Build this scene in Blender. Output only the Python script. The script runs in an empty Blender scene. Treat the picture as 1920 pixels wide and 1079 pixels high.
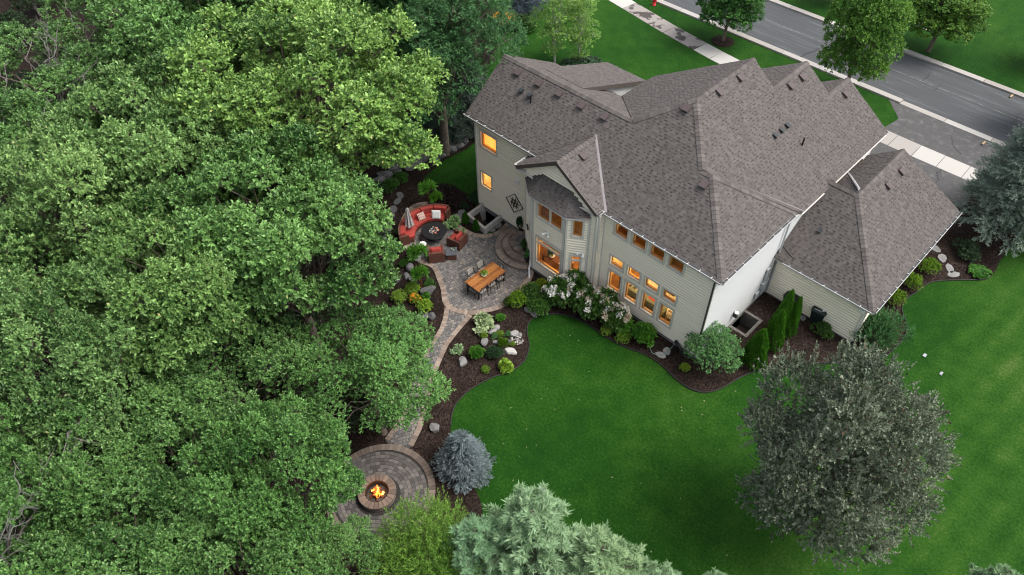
import bpy, math, random
import numpy as np
from mathutils import Vector, Matrix
S = bpy.context.scene
COL = S.collection
R = math.radians
rnd = random.Random(7)

# ------------------------------------------------------------------ camera, sky, sun, exposure
F_PX, PITCH, ROLL, YAW = 1440.0, R(47.56), R(0.63), R(-44.7)
CAM = np.array([9.539, -22.313, 30.0])
_c, _s = math.cos(PITCH), math.sin(PITCH)
_fw = np.array([0, _c, -_s]); _rt = np.array([1.0, 0, 0]); _dn = np.cross(_fw, _rt)
_r2 = math.cos(ROLL) * _rt + math.sin(ROLL) * _dn
_d2 = -math.sin(ROLL) * _rt + math.cos(ROLL) * _dn
_ax = np.array([[math.cos(YAW), math.sin(YAW), 0], [-math.sin(YAW), math.cos(YAW), 0], [0, 0, 1]])
RT, DN, FW = _ax @ _r2, _ax @ _d2, _ax @ _fw          # camera axes in the house's own X/Y/Z
cd = bpy.data.cameras.new('camera'); cam = bpy.data.objects.new('camera', cd); COL.objects.link(cam)
cd.sensor_width = 36; cd.lens = 36 * F_PX / 1920; cd.clip_end = 1000; cd.clip_start = 0.2
M = Matrix.Identity(4)
for i in range(3):
    M[i][0], M[i][1], M[i][2], M[i][3] = RT[i], -DN[i], -FW[i], CAM[i]
cam.matrix_world = M
S.camera = cam

w = bpy.data.worlds.new('World'); S.world = w; w.use_nodes = True
nt = w.node_tree
sky = nt.nodes.new('ShaderNodeTexSky'); sky.sky_type = 'NISHITA'; sky.sun_disc = False
SUN_AZ = (0.80, 0.60)          # towards the sun in plan
SUN_EL = 58
sky.sun_elevation = R(SUN_EL); sky.sun_rotation = math.atan2(SUN_AZ[0], SUN_AZ[1])
sky.air_density = 1.0; sky.dust_density = 4.0; sky.ozone_density = 0.6
hs = nt.nodes.new('ShaderNodeHueSaturation'); hs.inputs['Saturation'].default_value = 0.40   # thin overcast whitens the blue
nt.links.new(sky.outputs[0], hs.inputs['Color']); nt.links.new(hs.outputs[0], nt.nodes['Background'].inputs[0])
nt.nodes['Background'].inputs[1].default_value = 0.15
sl = bpy.data.lights.new('sun', 'SUN'); sun = bpy.data.objects.new('sun', sl); COL.objects.link(sun)
sl.energy = 1.4; sl.angle = R(35); sl.color = (1.0, 0.96, 0.90)
_e = R(SUN_EL)
sun.rotation_euler = Vector((SUN_AZ[0] * math.cos(_e), SUN_AZ[1] * math.cos(_e), math.sin(_e))).to_track_quat('Z', 'Y').to_euler()
sun.location = (20, 15, 40)
S.view_settings.view_transform = 'Standard'; S.view_settings.look = 'None'
S.view_settings.exposure = 0.95; S.view_settings.gamma = 1
S.render.engine = 'CYCLES'
S.cycles.use_denoising = True
S.cycles.max_bounces = 6; S.cycles.diffuse_bounces = 3; S.cycles.glossy_bounces = 2
S.cycles.transmission_bounces = 4; S.cycles.transparent_max_bounces = 8
S.cycles.sample_clamp_indirect = 4.0
S.cycles.filter_width = 1.1

# ------------------------------------------------------------------ survey helpers (sight lines met with known planes)
def dv(px, py):
    v = (px - 960) * RT + (py - 539.5) * DN + F_PX * FW
    return v
def G(px, py, z=0.0):
    v = dv(px, py); t = (z - CAM[2]) / v[2]; p = CAM + v * t
    return Vector((p[0], p[1], z))
def G2(px, py, z=0.0):
    p = G(px, py, z); return (p.x, p.y)
def PN(px, py, n, d):
    v = dv(px, py); n = np.array(n, float); p = CAM + v * ((d - n @ CAM) / (n @ v)); return Vector(p)
def outline(pts, z=0.0, step=0.25):
    """smooth closed outline through surveyed points (Catmull-Rom)"""
    P = [Vector(G2(*p, z)) for p in pts]; out = []; n = len(P)
    for i in range(n):
        a, b, c, d = P[i - 1], P[i], P[(i + 1) % n], P[(i + 2) % n]
        m = max(1, int((c - b).length / step))
        for j in range(m):
            t = j / m
            out.append(0.5 * ((2 * b) + (c - a) * t + (2 * a - 5 * b + 4 * c - d) * t * t + (3 * b - a - 3 * c + d) * t ** 3))
    return [(p.x, p.y) for p in out]
def inside(x, y, poly):
    c = False; n = len(poly); j = n - 1
    for i in range(n):
        xi, yi = poly[i]; xj, yj = poly[j]
        if (yi > y) != (yj > y) and x < (xj - xi) * (y - yi) / (yj - yi) + xi: c = not c
        j = i
    return c
def inside_np(X, Y, poly):
    c = np.zeros(X.shape, bool); n = len(poly); j = n - 1
    for i in range(n):
        xi, yi = poly[i]; xj, yj = poly[j]
        if yi != yj:
            c ^= ((yi > Y) != (yj > Y)) & (X < (xj - xi) * (Y - yi) / (yj - yi) + xi)
        j = i
    return c

# ------------------------------------------------------------------ materials
def lin(c):
    return tuple((x / 12.92 if x <= 0.04045 else ((x + 0.055) / 1.055) ** 2.4) for x in c)
def nmat(name):
    m = bpy.data.materials.new(name); m.use_nodes = True
    n = m.node_tree.nodes; b = n['Principled BSDF']
    return m, n, m.node_tree.links, b
def ramp(n, stops):
    r = n.new('ShaderNodeValToRGB'); e = r.color_ramp.elements
    while len(e) < len(stops): e.new(0.5)
    for i, (p, c) in enumerate(stops):
        e[i].position = p; e[i].color = (*c, 1)
    return r
def plain(name, col, rough=0.6, metal=0.0, spec=0.4, var=0.12, scale=8.0, bump=0.0, bscale=40.0, coord='Object'):
    """plain coloured surface with slight mottling and optional fine relief"""
    m, n, l, b = nmat(name)
    tc = n.new('ShaderNodeTexCoord')
    nz = n.new('ShaderNodeTexNoise'); nz.inputs['Scale'].default_value = scale; nz.inputs['Detail'].default_value = 4
    l.new(tc.outputs[coord], nz.inputs['Vector'])
    r = ramp(n, [(0.3, tuple(c * (1 - var) for c in col)), (0.7, tuple(min(1, c * (1 + var)) for c in col))])
    l.new(nz.outputs[0], r.inputs[0]); l.new(r.outputs[0], b.inputs['Base Color'])
    b.inputs['Roughness'].default_value = rough; b.inputs['Metallic'].default_value = metal
    b.inputs['Specular IOR Level'].default_value = spec
    if bump:
        n2 = n.new('ShaderNodeTexNoise'); n2.inputs['Scale'].default_value = bscale; n2.inputs['Detail'].default_value = 3
        l.new(tc.outputs[coord], n2.inputs['Vector'])
        bp = n.new('ShaderNodeBump'); bp.inputs['Strength'].default_value = bump; bp.inputs['Distance'].default_value = 0.02
        l.new(n2.outputs[0], bp.inputs['Height']); l.new(bp.outputs[0], b.inputs['Normal'])
    return m
def tinted(name, stops, rough=0.8, spec=0.25, grain=0.15, gscale=30.0, bump=0.25):
    """colour taken from each piece's own 'tint' value, plus grain"""
    m, n, l, b = nmat(name)
    at = n.new('ShaderNodeAttribute'); at.attribute_name = 'tint'
    tc = n.new('ShaderNodeTexCoord')
    nz = n.new('ShaderNodeTexNoise'); nz.inputs['Scale'].default_value = gscale; nz.inputs['Detail'].default_value = 5
    l.new(tc.outputs['Object'], nz.inputs['Vector'])
    ad = n.new('ShaderNodeMath'); ad.operation = 'MULTIPLY_ADD'; ad.inputs[1].default_value = grain * 2
    sb = n.new('ShaderNodeMath'); sb.operation = 'SUBTRACT'; sb.inputs[1].default_value = 0.5
    l.new(nz.outputs[0], sb.inputs[0]); l.new(sb.outputs[0], ad.inputs[0]); l.new(at.outputs['Fac'], ad.inputs[2])
    r = ramp(n, stops); l.new(ad.outputs[0], r.inputs[0]); l.new(r.outputs[0], b.inputs['Base Color'])
    b.inputs['Roughness'].default_value = rough; b.inputs['Specular IOR Level'].default_value = spec
    if bump:
        bp = n.new('ShaderNodeBump'); bp.inputs['Strength'].default_value = bump; bp.inputs['Distance'].default_value = 0.01
        l.new(nz.outputs[0], bp.inputs['Height']); l.new(bp.outputs[0], b.inputs['Normal'])
    return m
def leafmat(name, dark, light, odd=None, rough=0.5, trans=0.3, spec=0.35):
    m, n, l, b = nmat(name)
    at = n.new('ShaderNodeAttribute'); at.attribute_name = 'tint'
    oi = n.new('ShaderNodeObjectInfo')
    stops = [(0.0, dark), (0.75, light)]
    if odd: stops += [(0.93, light), (0.97, odd)]
    r = ramp(n, stops); l.new(at.outputs['Fac'], r.inputs[0])
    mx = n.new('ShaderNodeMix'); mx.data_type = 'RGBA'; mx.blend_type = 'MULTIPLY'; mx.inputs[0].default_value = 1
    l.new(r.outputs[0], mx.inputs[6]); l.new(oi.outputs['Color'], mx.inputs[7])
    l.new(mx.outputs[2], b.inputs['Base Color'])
    b.inputs['Roughness'].default_value = rough; b.inputs['Specular IOR Level'].default_value = spec
    t = n.new('ShaderNodeBsdfTranslucent'); l.new(mx.outputs[2], t.inputs[0])
    ms = n.new('ShaderNodeMixShader'); ms.inputs[0].default_value = trans
    l.new(b.outputs[0], ms.inputs[1]); l.new(t.outputs[0], ms.inputs[2])
    l.new(ms.outputs[0], n['Material Output'].inputs[0])
    return m
def emit(name, col, strength):
    m, n, l, b = nmat(name)
    b.inputs['Base Color'].default_value = (*col, 1); b.inputs['Emission Color'].default_value = (*col, 1)
    b.inputs['Emission Strength'].default_value = strength
    return m

MAT = {}
MAT['bark'] = plain('bark', (0.13, 0.105, 0.085), 0.9, var=0.35, scale=6, bump=0.8, bscale=25)
MAT['greybark'] = plain('grey_bark', (0.24, 0.22, 0.20), 0.9, var=0.3, scale=6, bump=0.6, bscale=25)
MAT['birchbark'] = plain('birch_bark', (0.5, 0.47, 0.43), 0.8, var=0.4, scale=9)
MAT['oak'] = leafmat('oak_leaf', (0.022, 0.075, 0.016), (0.225, 0.400, 0.120), (0.34, 0.38, 0.16), rough=.38, spec=.35, trans=.15)
MAT['linden'] = leafmat('linden_leaf', (0.020, 0.075, 0.024), (0.080, 0.190, 0.065), spec=.2)
MAT['maple'] = leafmat('maple_leaf', (0.030, 0.10, 0.018), (0.120, 0.26, 0.050))
MAT['birch'] = leafmat('birch_leaf', (0.090, 0.20, 0.035), (0.30, 0.50, 0.11))
MAT['crab'] = leafmat('crabapple_leaf', (0.045, 0.078, 0.042), (0.270, 0.305, 0.215), (0.22, 0.10, 0.06), spec=.3, trans=.15)
MAT['bluespruce'] = leafmat('blue_spruce_needle', (0.055, 0.080, 0.085), (0.220, 0.275, 0.290), trans=0.15)
MAT['spruce'] = leafmat('spruce_needle', (0.045, 0.085, 0.055), (0.240, 0.310, 0.250), trans=0.15)
MAT['pine'] = leafmat('pine_needle', (0.060, 0.135, 0.055), (0.320, 0.470, 0.260), trans=0.25, spec=.2)
MAT['willow'] = leafmat('willow_leaf', (0.080, 0.190, 0.025), (0.260, 0.460, 0.080))
MAT['lime'] = leafmat('lime_leaf', (0.080, 0.18, 0.015), (0.260, 0.40, 0.055))
MAT['shrub'] = leafmat('shrub_leaf', (0.020, 0.070, 0.012), (0.090, 0.190, 0.035))
MAT['darkshrub'] = leafmat('dark_shrub_leaf', (0.012, 0.040, 0.016), (0.045, 0.095, 0.040))
MAT['purpleshrub'] = leafmat('purple_shrub_leaf', (0.018, 0.010, 0.012), (0.050, 0.030, 0.030))
MAT['bright'] = leafmat('bright_shrub_leaf', (0.030, 0.13, 0.012), (0.120, 0.32, 0.030))
MAT['arb'] = leafmat('arborvitae_spray', (0.028, 0.120, 0.010), (0.115, 0.300, 0.030), trans=0.15, spec=.2)
MAT['juniper'] = leafmat('juniper_spray', (0.026, 0.100, 0.030), (0.110, 0.260, 0.085), trans=0.15)
MAT['varieg'] = leafmat('variegated_leaf', (0.10, 0.19, 0.06), (0.46, 0.55, 0.30))
MAT['smalltree'] = leafmat('ornamental_leaf', (0.038, 0.120, 0.035), (0.150, 0.320, 0.105), spec=.25)
MAT['bloom'] = leafmat('white_bloom', (0.42, 0.40, 0.34), (0.85, 0.85, 0.80), trans=0.2)
MAT['pinkbloom'] = leafmat('faded_bloom', (0.36, 0.29, 0.19), (0.62, 0.54, 0.41), trans=0.2)
MAT['orangebloom'] = leafmat('orange_bloom', (0.65, 0.20, 0.01), (0.85, 0.42, 0.02), trans=0.2)
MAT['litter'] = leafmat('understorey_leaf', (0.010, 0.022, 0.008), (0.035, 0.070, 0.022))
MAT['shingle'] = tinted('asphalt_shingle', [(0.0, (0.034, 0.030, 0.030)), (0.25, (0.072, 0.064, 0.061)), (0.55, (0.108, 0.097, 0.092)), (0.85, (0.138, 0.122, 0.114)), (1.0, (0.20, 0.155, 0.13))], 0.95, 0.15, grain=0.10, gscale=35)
MAT['paver'] = tinted('concrete_paver', [(0.0, (0.085, 0.083, 0.085)), (0.4, (0.145, 0.140, 0.138)), (0.75, (0.205, 0.190, 0.175)), (1.0, (0.26, 0.225, 0.185))], 0.9, 0.2, grain=0.12, gscale=18)
MAT['border'] = tinted('tan_border_paver', [(0.0, (0.16, 0.125, 0.105)), (0.5, (0.25, 0.195, 0.16)), (1.0, (0.33, 0.265, 0.215))], 0.9, 0.2, grain=0.12, gscale=18)
MAT['pitpaver'] = tinted('charcoal_paver', [(0.0, (0.060, 0.055, 0.053)), (0.5, (0.115, 0.105, 0.098)), (1.0, (0.185, 0.165, 0.150))], 0.9, 0.2, grain=0.12, gscale=18)
MAT['pitborder'] = tinted('brown_border_paver', [(0.0, (0.105, 0.082, 0.068)), (0.5, (0.165, 0.130, 0.108)), (1.0, (0.23, 0.185, 0.150))], 0.9, 0.2, grain=0.12, gscale=18)
MAT['rock'] = tinted('field_stone', [(0.0, (0.055, 0.057, 0.062)), (0.4, (0.115, 0.114, 0.116)), (0.8, (0.29, 0.28, 0.27)), (1.0, (0.50, 0.48, 0.45))], 0.85, 0.25, grain=0.25, gscale=7, bump=0.6)
MAT['siding'] = plain('vinyl_siding', (0.68, 0.62, 0.50), 0.55, var=0.03, scale=2)
MAT['lap'] = tinted('lap_siding', [(0.0, (0.79, 0.73, 0.60)), (1.0, (0.84, 0.78, 0.645))], 0.6, 0.3, grain=.05, gscale=3, bump=0)
MAT['trim'] = plain('painted_trim', (0.60, 0.585, 0.54), 0.5, var=0.03)
MAT['whitewall'] = plain('white_stucco', (0.60, 0.61, 0.615), 0.8, var=0.03, scale=6, bump=0.5, bscale=30)
MAT['fascia'] = plain('brown_fascia', (0.085, 0.070, 0.064), 0.6)
MAT['gutter'] = plain('grey_gutter', (0.50, 0.49, 0.49), 0.4, var=0.2, scale=4)
MAT['gutterdark'] = plain('gutter_screen', (0.05, 0.05, 0.05), 0.6)
MAT['vent'] = plain('roof_vent', (0.068, 0.050, 0.050), 0.6)
MAT['ventdark'] = plain('dark_vent', (0.020, 0.024, 0.026), 0.5)
MAT['concrete'] = plain('concrete', (0.40, 0.38, 0.355), 0.85, var=0.15, scale=3, bump=0.3)
MAT['foundation'] = plain('foundation', (0.23, 0.23, 0.235), 0.9, var=0.15, bump=0.3)
MAT['woodwin'] = plain('window_wood', (0.50, 0.26, 0.085), 0.5, var=0.15)
MAT['rattan'] = plain('brown_rattan', (0.115, 0.045, 0.030), 0.7, var=0.35, scale=60, bump=0.8, bscale=90)
MAT['red'] = plain('red_cushion', (0.33, 0.045, 0.034), 0.85, var=0.10, scale=5, bump=0.15, bscale=120)
MAT['whitecloth'] = plain('white_cloth', (0.62, 0.62, 0.61), 0.9, var=0.08, bump=0.2)
MAT['umbrella'] = plain('grey_umbrella', (0.34, 0.32, 0.31), 0.85, var=0.25, scale=12)
MAT['black'] = plain('black_metal', (0.014, 0.014, 0.015), 0.45, var=0.2)
MAT['blacktop'] = plain('black_tabletop', (0.018, 0.018, 0.020), 0.35, var=0.3)
MAT['slate'] = plain('slate_top', (0.085, 0.09, 0.10), 0.5, var=0.2)
MAT['white'] = plain('white_paint', (0.75, 0.75, 0.73), 0.5, var=0.05)
MAT['greychair'] = plain('grey_mesh', (0.30, 0.28, 0.25), 0.8, var=0.15, scale=30)
MAT['bluepot'] = plain('blue_glaze', (0.03, 0.075, 0.11), 0.3, var=0.3)
MAT['binlid'] = plain('bin_plastic', (0.012, 0.022, 0.020), 0.5, var=0.2)
MAT['greybox'] = plain('grey_box', (0.36, 0.38, 0.39), 0.5, var=0.1)
MAT['hydrant'] = plain('red_enamel', (0.55, 0.02, 0.03), 0.4)
MAT['yellowpaint'] = plain('yellow_paint', (0.36, 0.26, 0.13), 0.8, var=0.3, scale=20)
MAT['soil'] = plain('soil', (0.022, 0.016, 0.012), 0.95, var=0.4, scale=20, bump=0.8)
MAT['edging'] = plain('bed_edging', (0.018, 0.017, 0.016), 0.7)
MAT['chip'] = tinted('bark_chip', [(0.0, (0.012, 0.008, 0.006)), (0.6, (0.045, 0.031, 0.025)), (0.9, (0.10, 0.075, 0.06)), (1.0, (0.16, 0.125, 0.10))], 0.95, 0.1, grain=0.1, bump=0)
MAT['hose'] = plain('garden_hose', (0.16, 0.26, 0.22), 0.5)
MAT['wallin'] = plain('room_wall', (0.60, 0.42, 0.20), 0.8, var=0.06)
MAT['floorin'] = plain('room_floor', (0.20, 0.085, 0.028), 0.4, var=0.3, scale=3)
MAT['wooddark'] = plain('dark_wood', (0.10, 0.035, 0.015), 0.4, var=0.25)
MAT['cream'] = plain('cream_wicker', (0.62, 0.52, 0.33), 0.7, var=0.2, scale=30)
MAT['sofain'] = plain('tan_upholstery', (0.40, 0.27, 0.13), 0.9)
MAT['blind'] = None
MAT['lamp'] = emit('lamp_glow', (1.0, 0.66, 0.26), 14)
MAT['fire'] = emit('flame', (1.0, 0.22, 0.02), 1.6)
MAT['firecore'] = emit('flame_core', (1.0, 0.42, 0.06), 3.2)
MAT['ember'] = emit('ember', (0.8, 0.22, 0.08), .12)

def m_table():
    m, n, l, b = nmat('cedar_planks')
    tc = n.new('ShaderNodeTexCoord'); mp = n.new('ShaderNodeMapping'); mp.inputs['Scale'].default_value = (1.2, 14, 1)
    l.new(tc.outputs['Object'], mp.inputs[0])
    nz = n.new('ShaderNodeTexNoise'); nz.inputs['Scale'].default_value = 2.2; nz.inputs['Detail'].default_value = 6; nz.inputs['Distortion'].default_value = 0.6
    l.new(mp.outputs[0], nz.inputs['Vector'])
    at = n.new('ShaderNodeAttribute'); at.attribute_name = 'tint'
    a = n.new('ShaderNodeMath'); a.operation = 'MULTIPLY_ADD'; a.inputs[1].default_value = 0.35
    l.new(at.outputs['Fac'], a.inputs[0]); l.new(nz.outputs[0], a.inputs[2])
    r = ramp(n, [(0.35, (0.12, 0.034, 0.008)), (0.6, (0.27, 0.095, 0.020)), (0.9, (0.40, 0.165, 0.042))])
    l.new(a.outputs[0], r.inputs[0]); l.new(r.outputs[0], b.inputs['Base Color']); b.inputs['Roughness'].default_value = 0.45
    return m
MAT['table'] = m_table()
def m_stripe(name, c1, c2, scale):
    m, n, l, b = nmat(name)
    tc = n.new('ShaderNodeTexCoord'); wv = n.new('ShaderNodeTexWave'); wv.inputs['Scale'].default_value = scale; wv.bands_direction = 'X'
    l.new(tc.outputs['Object'], wv.inputs['Vector'])
    r = ramp(n, [(0.45, c1), (0.55, c2)]); l.new(wv.outputs[0], r.inputs[0]); l.new(r.outputs[0], b.inputs['Base Color'])
    b.inputs['Roughness'].default_value = 0.9
    return m
MAT['stripe'] = m_stripe('striped_cloth', (0.62, 0.56, 0.48), (0.25, 0.05, 0.035), 5.0)
def m_blind():
    m, n, l, b = nmat('lit_blind')
    b.inputs['Base Color'].default_value = (0.75, 0.48, 0.20, 1)
    t = n.new('ShaderNodeBsdfTranslucent'); t.inputs[0].default_value = (0.95, 0.55, 0.20, 1)
    ms = n.new('ShaderNodeMixShader'); ms.inputs[0].default_value = 0.7
    l.new(b.outputs[0], ms.inputs[1]); l.new(t.outputs[0], ms.inputs[2]); l.new(ms.outputs[0], n['Material Output'].inputs[0])
    return m
MAT['blind'] = m_blind()
def m_glass():
    m, n, l, b = nmat('window_glass'); n.remove(b)
    g = n.new('ShaderNodeBsdfGlossy'); g.inputs['Roughness'].default_value = 0.03; g.inputs[0].default_value = (0.9, 0.95, 1, 1)
    t = n.new('ShaderNodeBsdfTransparent'); t.inputs[0].default_value = (0.97, 0.95, 0.92, 1)
    f = n.new('ShaderNodeFresnel'); f.inputs[0].default_value = 1.5
    ms = n.new('ShaderNodeMixShader'); l.new(f.outputs[0], ms.inputs[0]); l.new(t.outputs[0], ms.inputs[1]); l.new(g.outputs[0], ms.inputs[2])
    l.new(ms.outputs[0], n['Material Output'].inputs[0])
    return m
MAT['glass'] = m_glass()
def m_grass():
    m, n, l, b = nmat('mown_grass')
    tc = n.new('ShaderNodeTexCoord')
    def noise(s, d=4):
        z = n.new('ShaderNodeTexNoise'); z.inputs['Scale'].default_value = s; z.inputs['Detail'].default_value = d
        l.new(tc.outputs['Object'], z.inputs['Vector']); return z
    a, f, g3 = noise(0.16, 4), noise(9.0, 8), noise(1.3, 5)
    mp = n.new('ShaderNodeMapping'); mp.inputs['Rotation'].default_value = (0, 0, R(6)); l.new(tc.outputs['Object'], mp.inputs[0])
    wv = n.new('ShaderNodeTexWave'); wv.inputs['Scale'].default_value = 0.27; wv.inputs['Distortion'].default_value = 2.0; wv.inputs['Detail'].default_value = 3; l.new(mp.outputs[0], wv.inputs['Vector'])
    def mad(x, k, y):
        q = n.new('ShaderNodeMath'); q.operation = 'MULTIPLY_ADD'; q.inputs[1].default_value = k
        l.new(x, q.inputs[0])
        if isinstance(y, float): q.inputs[2].default_value = y
        else: l.new(y, q.inputs[2])
        return q.outputs[0]
    v = mad(a.outputs[0], 0.75, -0.32); v = mad(f.outputs[0], 0.75, v); v = mad(g3.outputs[0], 0.35, v); sx = n.new('ShaderNodeSeparateXYZ'); l.new(tc.outputs['Object'], sx.inputs[0])
    mr = n.new('ShaderNodeMapRange'); mr.inputs[1].default_value = 6.5; mr.inputs[2].default_value = 10.0; l.new(sx.outputs[0], mr.inputs[0])   # the side lawn is mown in strips and a little lighter
    ws = n.new('ShaderNodeMath'); ws.operation = 'MULTIPLY'; l.new(mr.outputs[0], ws.inputs[0]); l.new(wv.outputs[0], ws.inputs[1])
    v = mad(ws.outputs[0], 0.10, v); v = mad(mr.outputs[0], 0.07, v)
    r = ramp(n, [(0.3, (0.005, 0.030, 0.0025)), (0.55, (0.010, 0.050, 0.004)), (0.8, (0.026, 0.079, 0.008)), (1.0, (0.068, 0.112, 0.026))])
    l.new(v, r.inputs[0]); l.new(r.outputs[0], b.inputs['Base Color'])
    b.inputs['Roughness'].default_value = 0.9; b.inputs['Specular IOR Level'].default_value = 0.1
    bp = n.new('ShaderNodeBump'); bp.inputs['Strength'].default_value = 0.9; bp.inputs['Distance'].default_value = 0.04
    z2 = noise(22.0, 6); l.new(z2.outputs[0], bp.inputs['Height']); l.new(bp.outputs[0], b.inputs['Normal'])
    return m
MAT['grass'] = m_grass()
def m_mulch(name='bark_mulch', k=1.0):
    m, n, l, b = nmat(name)
    tc = n.new('ShaderNodeTexCoord')
    v = n.new('ShaderNodeTexVoronoi'); v.inputs['Scale'].default_value = 16; l.new(tc.outputs['Object'], v.inputs['Vector'])
    z = n.new('ShaderNodeTexNoise'); z.inputs['Scale'].default_value = 1.2; z.inputs['Detail'].default_value = 6; l.new(tc.outputs['Object'], z.inputs['Vector'])
    sp = n.new('ShaderNodeSeparateColor'); l.new(v.outputs['Color'], sp.inputs[0])
    a = n.new('ShaderNodeMath'); a.operation = 'MULTIPLY'; l.new(sp.outputs[0], a.inputs[0]); l.new(z.outputs[0], a.inputs[1])
    r = ramp(n, [(0.05, (0.012 * k, 0.008 * k, 0.006 * k)), (0.35, (0.033 * k, 0.022 * k, 0.018 * k)), (0.7, (0.065 * k, 0.048 * k, 0.04 * k))])
    l.new(a.outputs[0], r.inputs[0]); l.new(r.outputs[0], b.inputs['Base Color']); b.inputs['Roughness'].default_value = 0.95
    b.inputs['Specular IOR Level'].default_value = 0.1
    bp = n.new('ShaderNodeBump'); bp.inputs['Strength'].default_value = 0.9; bp.inputs['Distance'].default_value = 0.04
    l.new(v.outputs['Distance'], bp.inputs['Height']); l.new(bp.outputs[0], b.inputs['Normal'])
    return m
MAT['mulch'] = m_mulch()
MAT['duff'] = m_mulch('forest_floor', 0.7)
def m_asphalt(name, c, streaks=True):
    m, n, l, b = nmat(name)
    tc = n.new('ShaderNodeTexCoord')
    mp = n.new('ShaderNodeMapping'); mp.inputs['Scale'].default_value = (0.12, 1.6, 1); l.new(tc.outputs['Object'], mp.inputs[0])
    z = n.new('ShaderNodeTexNoise'); z.inputs['Scale'].default_value = 2.0; z.inputs['Detail'].default_value = 7; z.inputs['Roughness'].default_value = 0.65
    l.new((mp if streaks else tc).outputs[0 if streaks else 'Object'], z.inputs['Vector'])
    f = n.new('ShaderNodeTexNoise'); f.inputs['Scale'].default_value = 14; f.inputs['Detail'].default_value = 6; l.new(tc.outputs['Object'], f.inputs['Vector'])
    a = n.new('ShaderNodeMath'); a.operation = 'MULTIPLY_ADD'; a.inputs[1].default_value = 0.35; l.new(f.outputs[0], a.inputs[0]); l.new(z.outputs[0], a.inputs[2])
    r = ramp(n, [(0.45, tuple(x * 0.8 for x in c)), (0.72, c), (0.86, tuple(x * 1.7 for x in c)), (0.95, tuple(x * 2.6 for x in c))])
    l.new(a.outputs[0], r.inputs[0]); l.new(r.outputs[0], b.inputs['Base Color']); b.inputs['Roughness'].default_value = 0.9
    bp = n.new('ShaderNodeBump'); bp.inputs['Strength'].default_value = 0.3; bp.inputs['Distance'].default_value = 0.01
    l.new(f.outputs[0], bp.inputs['Height']); l.new(bp.outputs[0], b.inputs['Normal'])
    return m
MAT['road'] = m_asphalt('road_asphalt', (0.060, 0.064, 0.068))
MAT['drive'] = m_asphalt('driveway_asphalt', (0.072, 0.070, 0.070), False)
def m_walk():
    m, n, l, b = nmat('sidewalk_concrete')
    at = n.new('ShaderNodeAttribute'); at.attribute_name = 'tint'
    tc = n.new('ShaderNodeTexCoord')
    z = n.new('ShaderNodeTexNoise'); z.inputs['Scale'].default_value = 1.1; z.inputs['Detail'].default_value = 5; l.new(tc.outputs['Object'], z.inputs['Vector'])
    ge = n.new('ShaderNodeNewGeometry'); l.new(ge.outputs['Position'], z.inputs['Vector'])
    r = ramp(n, [(0.0, (0.26, 0.235, 0.215)), (1.0, (0.42, 0.405, 0.38))]); l.new(at.outputs['Fac'], r.inputs[0])
    # damp stains with edges of their own, on slabs marked by a negative tint
    lt = n.new('ShaderNodeMath'); lt.operation = 'LESS_THAN'; lt.inputs[1].default_value = 0.0; l.new(at.outputs['Fac'], lt.inputs[0])
    st = ramp(n, [(0.42, (1, 1, 1)), (0.47, (0, 0, 0))]); l.new(z.outputs[0], st.inputs[0])
    mu = n.new('ShaderNodeMath'); mu.operation = 'MULTIPLY'; l.new(lt.outputs[0], mu.inputs[0]); l.new(st.outputs[0], mu.inputs[1])
    mx = n.new('ShaderNodeMix'); mx.data_type = 'RGBA'; l.new(mu.outputs[0], mx.inputs[0]); l.new(r.outputs[0], mx.inputs[6]); mx.inputs[7].default_value = (0.055, 0.045, 0.040, 1)
    l.new(mx.outputs[2], b.inputs['Base Color']); b.inputs['Roughness'].default_value = 0.85
    return m
MAT['walk'] = m_walk()

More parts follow.
